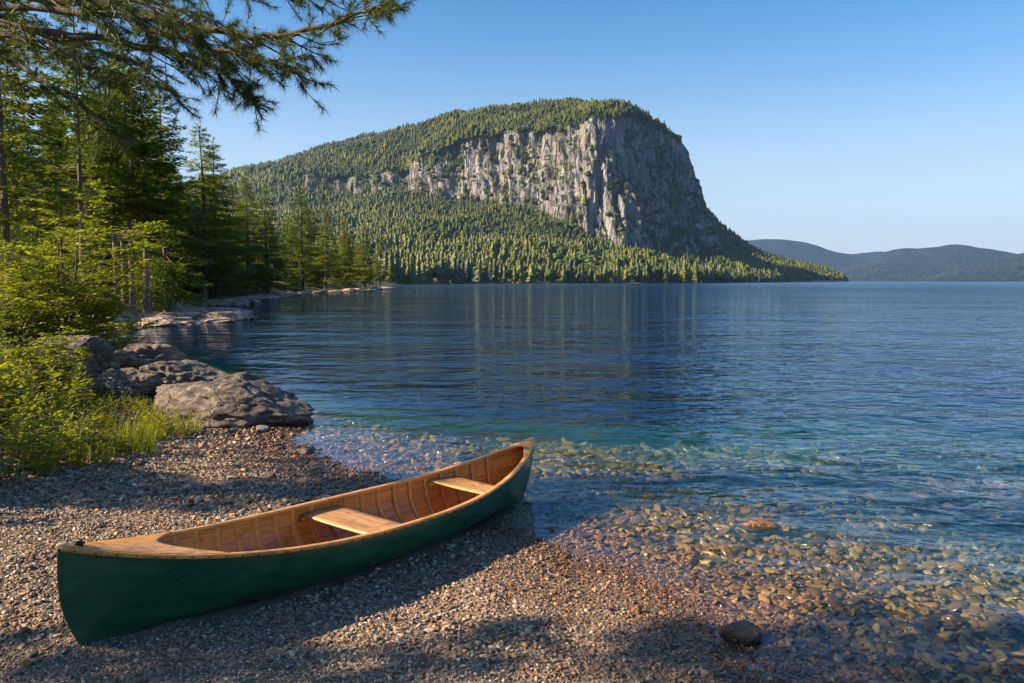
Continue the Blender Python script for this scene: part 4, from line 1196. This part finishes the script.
def pick_pebble(i):
    def f(ng):
        N = ng.nodes; L = ng.links
        ic = N.new('GeometryNodeMeshIcoSphere'); ic.inputs['Radius'].default_value = .5; ic.inputs['Subdivisions'].default_value = 3
        sp = N.new('GeometryNodeSetPosition'); ns = N.new('ShaderNodeTexNoise'); ns.noise_dimensions = '4D'; ns.inputs['W'].default_value = i * 3.7; ns.inputs['Scale'].default_value = 1.5; ns.inputs['Detail'].default_value = 1.0
        sb = N.new('ShaderNodeVectorMath'); sb.operation = 'SUBTRACT'; sb.inputs[1].default_value = (.5, .5, .5); L.new(ns.outputs['Color'], sb.inputs[0])
        ml = N.new('ShaderNodeVectorMath'); ml.operation = 'SCALE'; ml.inputs['Scale'].default_value = .7; L.new(sb.outputs[0], ml.inputs[0])
        L.new(ic.outputs[0], sp.inputs['Geometry']); L.new(ml.outputs[0], sp.inputs['Offset'])
        tr = N.new('GeometryNodeTransform'); L.new(sp.outputs[0], tr.inputs['Geometry']); tr.inputs['Scale'].default_value = (1.0, .78 - .03 * i, .52 + .05 * (i % 3))
        ss = N.new('GeometryNodeSetShadeSmooth'); L.new(tr.outputs[0], ss.inputs[0])
        sm = N.new('GeometryNodeSetMaterial'); sm.inputs['Material'].default_value = M_PEB; L.new(ss.outputs[0], sm.inputs[0])
        gi = N.new('GeometryNodeGeometryToInstance'); L.new(sm.outputs[0], gi.inputs[0])
        return gi.outputs[0]
    return f
NG_PEB = scatter_nodes('gravel_scatter', [pick_pebble(i) for i in range(6)])

rg = np.random.RandomState(42)
def gravel(n, sizef, name, label, zr, ymax, cover=1.0):
    # candidates uniform over the ground in view, then thinned by the wanted spacing
    Y = 3.3 + (ymax - 3.3) * rg.rand(n); half = Y * .70 + 1.2
    Xc = (rg.rand(n) * 2 - 1) * half
    area_w = half / half.max()
    keep = rg.rand(n) < area_w; Xc, Y = Xc[keep], Y[keep]
    sd = shore_sd(Xc, Y); Z = ground_z(Xc, Y, sd)
    ok = (Z > zr[0]) & (Z < zr[1]); Xc, Y, Z, sd = Xc[ok], Y[ok], Z[ok], sd[ok]
    S = sizef(Xc, Y, Z, sd) * np.exp(rg.normal(0, .32, len(Xc)))
    dens_now = n / ((ymax - 3.3) * 2 * half.max())             # candidates per square metre
    pr = cover / (S ** 2) / dens_now
    ok = rg.rand(len(Xc)) < pr; Xc, Y, Z, S = Xc[ok], Y[ok], Z[ok], S[ok]
    ca, sa = math.cos(CAN_A), math.sin(CAN_A); lx = (Xc - CAN_C.x) * ca + (Y - CAN_C.y) * sa; ly = -(Xc - CAN_C.x) * sa + (Y - CAN_C.y) * ca
    clear = ~((np.abs(lx) < 2.15) & (np.abs(ly) < hb(lx / (L_ / 2)) * .82) & (S > .012))
    Xc, Y, Z, S = Xc[clear], Y[clear], Z[clear], S[clear]
    if zr[0] < -1.2: S = np.minimum(S, .022 - 2.2 * Z)
    m = len(Xc); P = np.stack([Xc, Y, Z + S * rg.uniform(-.02, .22, m) * (1 if zr[0] > -1.2 else .3)], -1)
    rot = np.stack([rg.normal(0, .3, m), rg.normal(0, .3, m), rg.rand(m) * 6.28], -1)
    flat = np.where(Z < -.008, .6, 1.0)
    sc_ = np.stack([S * rg.uniform(.85, 1.45, m), S, S * flat * rg.uniform(.6, 1.2, m)], -1)
    print(name, m)
    return scatter_obj(name, P, rot, sc_, rg.randint(0, 6, m), NG_PEB, label, 'gravel')
def size_dry(x, y, z, sd):
    n_ = fbm(x * .9, y * .9, 0, 2, seed=88)
    return (.0215 + .006 * n_ + .006 * sstep(.0, .3, n_)) * np.clip(y / 5.5, .8, 2.2)
def size_wet(x, y, z, sd):
    d = np.clip(-z / .3, 0, 1)
    return np.interp(d, [0, .04, .12, .3, .8], [.026, .042, .075, .105, .13]) * np.clip(y / 8, .85, 1.5)
gravel(1500000, size_dry, 'gravel', 'fine pebbles and grit of the beach, pinkish brown where dry and dark where wet', (-.02, .75), 15.5, .85)
gravel(900000, size_wet, 'lakebed_stones', 'rounded stones covering the lake bottom under the clear shallows', (-1.3, -.004), 23, 2.0)
def size_big(x, y, z, sd): return .045 * np.clip(y / 6, .9, 2) + 0 * x
gravel(500000, size_big, 'coarse_pebbles', 'larger pebbles sprinkled over the fine gravel of the beach', (-.02, .7), 15, .045)

#==PART4==
# ------------------------------------------------------------------ leafy plants on the left of the beach
M_HERB = leaf_mat('bright_leaves', (.11, .17, .012), (.26, .29, .02), .5, rough=.42)
M_HERB_Y = leaf_mat('yellow_green_leaves', (.16, .21, .015), (.32, .32, .025), .5, rough=.42)
M_SHRUB = leaf_mat('shrub_leaves', (.09, .15, .014), (.24, .27, .02), .5, rough=.42)
M_STEM = bark_mat('green_brown_stem', (.07, .065, .025), (.14, .12, .05), 10)
M_TWIG = bark_mat('twig_bark', (.05, .038, .026), (.14, .10, .065), 12)

def herb(seed, H, nst, spread, leafL, leafW, nl, fold=True):
    """clump of upright stems set with lance-shaped leaves"""
    r = np.random.RandomState(seed); tb = Bag(); lb = Bag()
    for k in range(nst):
        az = r.rand() * 6.28; lean = r.uniform(.05, .5) * spread; h = H * r.uniform(.6, 1.08)
        b0 = np.array([math.cos(az), math.sin(az), 0]) * r.uniform(0, .14) * spread * 2
        q = np.linspace(0, 1, 7)
        pts = b0 + np.stack([math.cos(az) * lean * q ** 1.6 * h, math.sin(az) * lean * q ** 1.6 * h, h * q * (1 - .08 * q * lean)], -1)
        tb.add(*tube(pts, .0042 * (1 - q * .75) + .0008, 4))
        n = int(nl * r.uniform(.8, 1.2)); qq = np.linspace(.10, 1, n); P = np.stack([np.interp(qq, q, pts[:, i]) for i in range(3)], -1)
        a = np.arange(n) * 2.4 + r.rand() * 6 + r.normal(0, .3, n)
        up = .25 + .9 * qq ** 2 + r.normal(0, .15, n)
        D = np.stack([np.cos(a), np.sin(a), up], -1); D /= np.linalg.norm(D, axis=1)[:, None]
        N = np.stack([-np.cos(a) * up, -np.sin(a) * up, np.ones(n)], -1) + r.normal(0, .25, (n, 3))
        S = np.cross(D, N); S /= np.linalg.norm(S, axis=1)[:, None]; Nn_ = np.cross(S, D)
        L = leafL * r.uniform(.7, 1.2, n) * (1 - .55 * qq ** 3) * (.6 + .4 * np.sin(qq * PI)); W = L * leafW
        # leaf with a mid fold and a drooping tip: 2 x 3 faces
        dr = np.array([0, 0, -1.0])
        def pt(t, w, dz): return P + D * (L * t)[:, None] + S * (W * w)[:, None] + Nn_ * (L * dz)[:, None] + dr * (L * .22 * t * t)[:, None]
        V = np.stack([pt(0, 0, 0), pt(.3, .48, .05), pt(.3, 0, 0), pt(.3, -.48, .05), pt(.68, .36, .04), pt(.68, 0, 0), pt(.68, -.36, .04), pt(1, 0, -.02)], 1).reshape(-1, 3)
        o = np.arange(n)[:, None] * 8
        lb.add(V, np.concatenate([o + np.array([[1, 4, 5, 2]]), o + np.array([[2, 5, 6, 3]])]))
        lb.T.append(np.concatenate([o + np.array([[0, 1, 2]]), o + np.array([[0, 2, 3]]), o + np.array([[4, 7, 5]]), o + np.array([[5, 7, 6]])]) + (lb.n - len(V)))
    return tb.out(), lb.out()

def grass(seed, H, n, spread):
    r = np.random.RandomState(seed); lb = Bag()
    for k in range(n):
        az = r.rand() * 6.28; lean = r.uniform(.1, .9); h = H * r.uniform(.5, 1.1); b0 = np.array([*(r.normal(0, .35, 2) * spread), 0])
        q = np.array([0, .35, .7, 1.0]); c = b0 + np.stack([math.cos(az) * lean * q ** 2 * h, math.sin(az) * lean * q ** 2 * h, h * q * (1 - .35 * lean * q)], -1)
        s = np.array([-math.sin(az), math.cos(az), 0]) * .5; w = .0085 * np.array([.7, 1, .7, .05])
        V = np.concatenate([c + s * w[:, None], c - s * w[:, None]]); lb.add(V, [[i, i + 1, i + 5, i + 4] for i in range(3)])
    return lb.out()

HERBS = []
def plant_herb(k, x, y, H, label, group, mats=None):
    if k >= len(HERBS): raise IndexError
    proto, h0 = HERBS[k]
    if proto is None:
        nst, spr, ll, lw, nl, mt = HK[k]
        t_ = thing('leafy_plant', (x, y, gz(x, y) - .01), label, 'plant', group, rnd.random() * 6.28)
        a, b = herb(400 + k, h0, nst, spr, ll, lw, nl)
        part('stem', *a, M_STEM, t_); part('foliage', *b, mt, t_); t_.scale = (H / h0,) * 3
        HERBS[k] = (t_, h0); return t_
    return dup(proto, (x, y, gz(x, y) - .01), rnd.random() * 6.28, H / h0, label, group)
HK = [(7, .8, .21, .32, 18, M_HERB), (6, 1.0, .20, .34, 16, M_HERB_Y), (8, .7, .23, .28, 18, M_HERB), (6, 1.1, .22, .30, 15, M_HERB_Y), (12, .9, .15, .15, 26, M_HERB_Y)]
HERBS = [(None, .9), (None, .8), (None, 1.0), (None, .75), (None, .5)]
# beds of plants: outline of their feet in the photo, farther ones standing on higher ground
rh = random.Random(23); hp = []; cnt_h = 0; tries = 0
def foot_row(px):          # lowest row where plants stand, by column
    return float(np.interp(px, [-140, 0, 40, 70, 100, 130, 165, 180], [560, 492, 480, 474, 462, 452, 446, 432]))
while cnt_h < 112 and tries < 20000:
    tries += 1
    px = rh.uniform(-130, 166); Y = rh.uniform(6.2, 15.5); x = X(px, Y * 1.0)
    z = gz(x, Y)
    # its row in the picture
    zc = Y * math.cos(PITCH) + (CAM_H - z) * math.sin(PITCH); yc = -(CAM_H - z) * math.cos(PITCH) + Y * math.sin(PITCH)
    row_ = 341.5 - yc / zc * FPX; col_ = 512 + x / zc * FPX
    if row_ > foot_row(col_) or row_ < 372 + max(0, col_ - 60) * .58: continue
    if any((x - a) ** 2 + (Y - b) ** 2 < .23 ** 2 for a, b in hp): continue
    hp.append((x, Y))
    edge = foot_row(col_) - row_
    if col_ > 92:
        H = rh.uniform(.30, .5); k = rh.choice([4, 4, 1]); lab = 'low yellow-green leafy plant at the right tip of the beach plant bed'; grp = 'low leafy plants at the right tip of the plant bed'
    elif edge < 38:
        H = rh.uniform(.45, .8); k = rh.choice([1, 3, 4, 0]); lab = 'bright green leafy plant in the front rows of the beach plant bed'; grp = 'leafy plants at the front of the plant bed'
    else:
        H = rh.uniform(.8, 1.25) * (1.05 if col_ < 40 else .85); k = rh.choice([0, 1, 2, 3]); lab = 'tall leafy plant in the back rows of the beach plant bed'; grp = 'tall leafy plants at the back of the plant bed'
    plant_herb(k, x, Y, H, lab, grp); cnt_h += 1
print('herbs', cnt_h)
# tufts of grass round the feet of the plants
GP = None; cg = 0; tries = 0
while cg < 13 and tries < 6000:
    tries += 1
    px = rh.uniform(20, 185) if cg % 3 else rh.uniform(110, 185); row0 = foot_row(px) + rh.uniform(-14, 7)
    if px > 165: row0 = rh.uniform(428, 446)
    p = at_z(px, row0, .3)
    for _ in range(3): p = at_z(px, row0, gz(p.x, p.y))
    if any((p.x - a) ** 2 + (p.y - b) ** 2 < .14 ** 2 for a, b in hp): continue
    hp.append((p.x, p.y)); s = rh.uniform(.7, 1.3); loc = (p.x, p.y, p.z - .01)
    right = px > 100
    lab = 'tuft of long bright grass at the right tip of the plant bed' if right else 'tuft of grass along the front edge of the plant bed'
    grp = 'grass tufts at the right tip of the plant bed' if right else 'grass tufts along the front of the plant bed'
    if GP is None:
        V, Fs = grass(7, .34, 70, .22); GP = mk('grass_tuft', V, Fs, M_HERB_Y); o = GP
    else:
        o = GP.copy(); COL.objects.link(o)
    o.location = loc; o.scale = (s, s, s * (1.1 if right else .8)); o.rotation_euler = (0, 0, rh.random() * 6.28); tag(o, lab, 'grass', grp); cg += 1

def shrub(seed, H, R, nst, ntw, nlf, ls):
    """arching stems, side twigs, alternate leaves"""
    r = np.random.RandomState(seed); tb = Bag(); P_, D_, N_, L_2 = [], [], [], []
    for k in range(nst):
        az = r.rand() * 6.28; out_ = R * r.uniform(.25, 1.0) * .85; h = H * r.uniform(.55, 1.0) * (1 - .35 * (out_ / R) ** 2)
        q = np.linspace(0, 1, 9)
        pts = np.stack([math.cos(az) * out_ * q ** 1.3, math.sin(az) * out_ * q ** 1.3, h * (1.25 * q - .25 * q ** 2.5)], -1) + r.normal(0, .03, (9, 3)) * q[:, None]
        tb.add(*tube(pts, (.028 * (1 - q) + .004) * H / 3.5, 5))
        for j in range(ntw):
            s = r.uniform(.15, 1) ** .8; b = np.array([np.interp(s, q, pts[:, i]) for i in range(3)])
            a2 = az + r.uniform(-2.0, 2.0); L = r.uniform(.35, .95) * (1.15 - .55 * s) * R / 1.9; ri = r.uniform(-.05, .55)
            qq = np.linspace(0, 1, 5); tw = b + np.stack([math.cos(a2) * L * qq, math.sin(a2) * L * qq, L * (ri * qq - .22 * qq ** 2)], -1)
            tb.add(*tube(tw, .006 * (1 - qq * .8), 3))
            for m_ in range(2):
                a3 = a2 + r.uniform(-.9, .9); L3 = L * r.uniform(.4, .7); b3 = tw[1 + m_]
                tw3 = b3 + np.stack([math.cos(a3) * L3 * qq, math.sin(a3) * L3 * qq, L3 * (r.uniform(-.1, .5) * qq - .15 * qq ** 2)], -1)
                for TW, LL in ((tw3, L3),) + (((tw, L),) if m_ == 0 else ()):
                    n = max(4, int(nlf * LL / .6)); s3 = np.linspace(.12, 1, n); p = np.stack([np.interp(s3, qq, TW[:, i]) for i in range(3)], -1)
                    sd2 = np.where(np.arange(n) % 2 == 0, 1, -1); da = math.atan2(*(TW[-1] - TW[0])[[1, 0]]) + sd2 * r.uniform(.5, 1.1, n)
                    P_.append(p); D_.append(np.stack([np.cos(da), np.sin(da), r.uniform(-.25, .45, n)], -1)); N_.append(np.stack([r.normal(0, .45, n), r.normal(0, .45, n), np.ones(n)], -1)); L_2.append(ls * r.uniform(.65, 1.25, n))
    L2 = np.concatenate(L_2)
    return tb.out(), leaves(np.concatenate(P_), np.concatenate(D_), np.concatenate(N_), L2, L2 * .42)

def shrub_thing(name, seed, px, Y, H, R, nst, ntw, nlf, ls, label, mat, rz=0.0):
    x = X(px, Y); t_ = thing(name, (x, Y, gz(x, Y) - .05), label, 'bush', None, rz)
    a, b = shrub(seed, H, R, nst, ntw, nlf, ls); part('stem', *a, M_TWIG, t_); part('foliage', *b, mat, t_); return t_
big = shrub_thing('bush', 501, 66, 18.0, 4.5, 2.5, 20, 28, 14, .125, 'tall spreading yellow-green bush standing behind the boulders', M_SHRUB)
shrub_thing('bush', 502, 2, 16.5, 2.7, 1.9, 12, 22, 13, .11, 'leafy bush at the left picture edge, left of the tall spreading bush', M_SHRUB)
shrub_thing('bush', 503, 96, 17.0, 2.0, 1.5, 10, 18, 12, .10, 'low dark bush in front of the right side of the tall spreading bush', M_SHRUB)
shrub_thing('bush', 504, 28, 13.6, 1.7, 1.3, 11, 20, 13, .10, 'rounded bush between the tall leafy plants and the tall spreading bush', M_HERB)
shrub_thing('bush', 505, -40, 15.5, 2.3, 1.7, 12, 20, 13, .11, 'big leafy bush cut off by the left picture edge above the leafy plants', M_SHRUB)
# pale feathery branch reaching right over the shore
# ------------------------------------------------------------------ the near pine whose boughs hang into the top of the picture
M_NEEDLE = leaf_mat('pine_needles', (.028, .062, .018), (.09, .115, .018), .38, tc=(1.5, 1.3, .5), rough=.4)
TX, TY = -7.7, 7.4
t_ = thing('pine_tree', (TX, TY, gz(TX, TY) - .1), 'old pine left of the picture, its dark long-needled boughs hanging across the upper left sky', 'tree')
TB = t_.location.z
def tufts(P, D, r, n, L, w):
    """bursts of long needles round each twig end"""
    m = len(P); Pn = np.repeat(P, n, 0); Dn = np.repeat(D / (np.linalg.norm(D, axis=1)[:, None] + 1e-9), n, 0)
    v = r.normal(size=(m * n, 3)); v /= np.linalg.norm(v, axis=1)[:, None]
    d = Dn * r.uniform(.25, 1.1, m * n)[:, None] + v * .85; d /= np.linalg.norm(d, axis=1)[:, None]
    back = r.rand(m * n) ** 1.3 * .11
    b = Pn - Dn * back[:, None]
    S = np.cross(d, r.normal(size=(m * n, 3))); S /= np.linalg.norm(S, axis=1)[:, None] + 1e-9
    Ln = L * r.uniform(.7, 1.15, m * n)
    V = np.stack([b - S * w * .5, b + S * w * .5, b + d * Ln[:, None] + np.array([0, 0, -.012])], 1).reshape(-1, 3)
    return V, np.arange(m * n * 3).reshape(-1, 3)
tr = Bag(); nd = Bag(); rp = np.random.RandomState(99)
hz = np.linspace(0, 15, 14); trunk_c = np.stack([.15 * np.sin(hz * .4), .1 * np.sin(hz * .3), hz], -1)
tr.add(*tube(trunk_c, .24 * (1 - hz / 16) * (1 + .5 * np.exp(-hz * 2)), 12))
def limb(ctrl, r0, ntw, tl, dens=1.0, start=.2, needle_n=58, L=.088, w=.0042):
    C_ = np.array([list(c) for c in ctrl]); C_ = C_ - np.array([TX, TY, TB])
    u = np.linspace(0, len(C_) - 1, 34); pts = cr(C_, u); q = np.linspace(0, 1, 34)
    pts += rp.normal(0, .012, pts.shape)
    tr.add(*tube(pts, r0 * .5 * (1 - q) ** .8 + .006, 6))
    T = np.gradient(pts, axis=0); T /= np.linalg.norm(T, axis=1)[:, None]
    tips = []; dirs = []
    tips += [pts[-1], pts[-2]]; dirs += [T[-1], T[-2]]
    for k in range(ntw):
        s = start + (1 - start) * (k + rp.rand()) / ntw; i = min(33, int(s * 33)); b = pts[i]; t0 = T[i]
        side = np.cross(t0, [0, 0, 1.]); side /= np.linalg.norm(side) + 1e-9
        sg_ = 1 if k % 2 else -1
        d = t0 * rp.uniform(.5, 1.1) + side * sg_ * rp.uniform(.3, .9) + np.array([0, 0, rp.uniform(-.55, .35)]); d /= np.linalg.norm(d)
        Lt = tl * rp.uniform(.5, 1.1) * (1.15 - .75 * s)
        qq = np.linspace(0, 1, 6); tw = b + d * Lt * qq[:, None] + np.array([0, 0, -.18 * Lt]) * (qq ** 2)[:, None] + np.array([0, 0, .12 * Lt]) * (qq ** 4)[:, None]
        tr.add(*tube(tw, .009 * (1 - qq * .7) * (.6 + Lt), 4))
        tips.append(tw[-1]); dirs.append(tw[-1] - tw[-2])
        ns_ = max(3, int(Lt / .075 * dens))
        for j in range(ns_):
            a = rp.uniform(.25, .97); p = np.array([np.interp(a, qq, tw[:, i_]) for i_ in range(3)])
            dd = d * .8 + rp.normal(0, .55, 3); dd /= np.linalg.norm(dd); l2 = rp.uniform(.08, .26)
            e = p + dd * l2; tr.add(*tube(np.stack([p, p + dd * l2 * .5 + [0, 0, -.01], e]), [.004, .0035, .003], 3)); tips.append(e); dirs.append(dd)
    nd.add(*tufts(np.array(tips), np.array(dirs), rp, needle_n, L, w))
    return len(tips)
def PX(*c): return [tuple(at_y(a, b, y)) for a, b, y in c]
trunkpt = lambda h: (TX, TY, TB + h)
nt_t = 0
nt_t += limb([trunkpt(4.6)] + PX((-120, -20, 7.3), (60, 0, 7.0), (150, 14, 6.9), (205, 29, 6.8), (262, 37, 6.7), (318, 28, 6.6), (360, 13, 6.5), (386, 3, 6.45)), .085, 34, .72, 1.2)
nt_t += limb([trunkpt(4.1)] + PX((-120, 5, 7.2), (30, 28, 6.9), (110, 42, 6.8), (165, 50, 6.7), (205, 62, 6.6), (232, 82, 6.5), (250, 97, 6.5)), .075, 28, .58, 1.1)
nt_t += limb([trunkpt(5.3)] + PX((-100, -70, 7.4), (60, -45, 7.2), (160, -25, 7.1), (240, -14, 7.0), (310, -10, 6.9), (350, -18, 6.8)), .075, 28, .75, 1.1)
nt_t += limb([trunkpt(4.3)] + PX((60, 12, 6.7), (150, 30, 6.5), (215, 48, 6.4), (262, 60, 6.3), (300, 72, 6.3)), .05, 18, .42, 1.1, .4)
nt_t += limb([trunkpt(3.6)] + PX((-110, 30, 7.0), (-20, 48, 6.8), (45, 80, 6.6), (85, 108, 6.5), (108, 132, 6.4)), .055, 20, .5, .9)
nt_t += limb([trunkpt(4.0)] + PX((-100, 10, 7.8), (20, 30, 7.9), (90, 48, 8.0), (140, 66, 8.0), (176, 92, 8.0)), .06, 22, .62, 1.0)
nt_t += limb([trunkpt(5.0)] + PX((-110, -60, 6.4), (20, -28, 6.1), (95, -8, 6.0), (160, 10, 5.9), (200, 34, 5.9)), .06, 24, .6, 1.0)
nt_t += limb([trunkpt(3.9)] + PX((-120, 20, 6.4), (-30, 30, 6.1), (40, 42, 6.0), (90, 62, 6.0), (125, 78, 6.0)), .05, 20, .5, 1.0)
nt_t += limb([trunkpt(4.8)] + PX((-60, -30, 8.4), (60, -14, 8.6), (150, 2, 8.7), (210, 20, 8.7), (255, 46, 8.7)), .06, 24, .7, 1.0)
for h, az, Lb in ((2.9, 2.0, 3.0), (3.3, 2.6, 3.4), (3.8, 1.75, 3.2), (2.5, 2.9, 2.6), (4.3, 3.1, 3.4)):
    e = np.array([TX, TY, TB + h]); d = np.array([math.cos(az), math.sin(az), .08])
    limb([tuple(e), tuple(e + d * Lb * .35), tuple(e + d * Lb * .7), tuple(e + d * Lb)], .05, 16, .9, .45, .25, 18, .13, .012)
# upper and outer boughs, above and left of the frame
for k in range(9):
    h = 7.5 + 6.5 * k / 9; az = k * 2.4 + .5; Lb = 3.6 * (1 - (h - 4) / 12) + .6
    if math.sin(az) < -.2 and h < 6: az += 2.0
    e = np.array([TX, TY, TB + h]); d = np.array([math.cos(az), math.sin(az), .12])
    limb([tuple(e), tuple(e + d * Lb * .35), tuple(e + d * Lb * .7 + [0, 0, -.1]), tuple(e + d * Lb)], .05, 16, .9, .55, .25, 16, .13, .012)
part('trunk', *tr.out(), M_BARK_DARK, t_, smooth=True); part('crown', *nd.out(), M_NEEDLE, t_)
print('tufts', nt_t)

# more of the wood left of the picture; its shade dapples the beach
for i, (x, y, H, k) in enumerate([(-12.5, 1.25, 11.5, 'pine_b'), (-14.5, 5.7, 12, 'pine_b')]):
    put(k, x, y, H, ['slender pine outside the left edge of the picture, the nearer one to the camera', 'slender pine outside the left edge of the picture, the farther one, behind the old pine'][i], None, wide=(.68, .5)[i])

# ------------------------------------------------------------------ haze
def add_haze():
    x0, x1, y0, y1, z0, z1 = -9500, 9500, -3200, 11500, -80, 760
    V = [(x, y, z) for x in (x0, x1) for y in (y0, y1) for z in (z0, z1)]
    F = [[0, 1, 3, 2], [4, 6, 7, 5], [0, 4, 5, 1], [2, 3, 7, 6], [0, 2, 6, 4], [1, 5, 7, 3]]
    m, nt, out = mat_new('pale_air'); pv = nt.nodes.new('ShaderNodeVolumePrincipled')
    pv.inputs['Color'].default_value = (.36, .6, 1.0, 1); pv.inputs['Density'].default_value = 4.2e-5; pv.inputs['Anisotropy'].default_value = .2
    nt.links.new(pv.outputs[0], out.inputs['Volume'])
    tag(mk('haze', V, np.array(F), m), kind='stuff')
HAZE = True
if HAZE: add_haze()
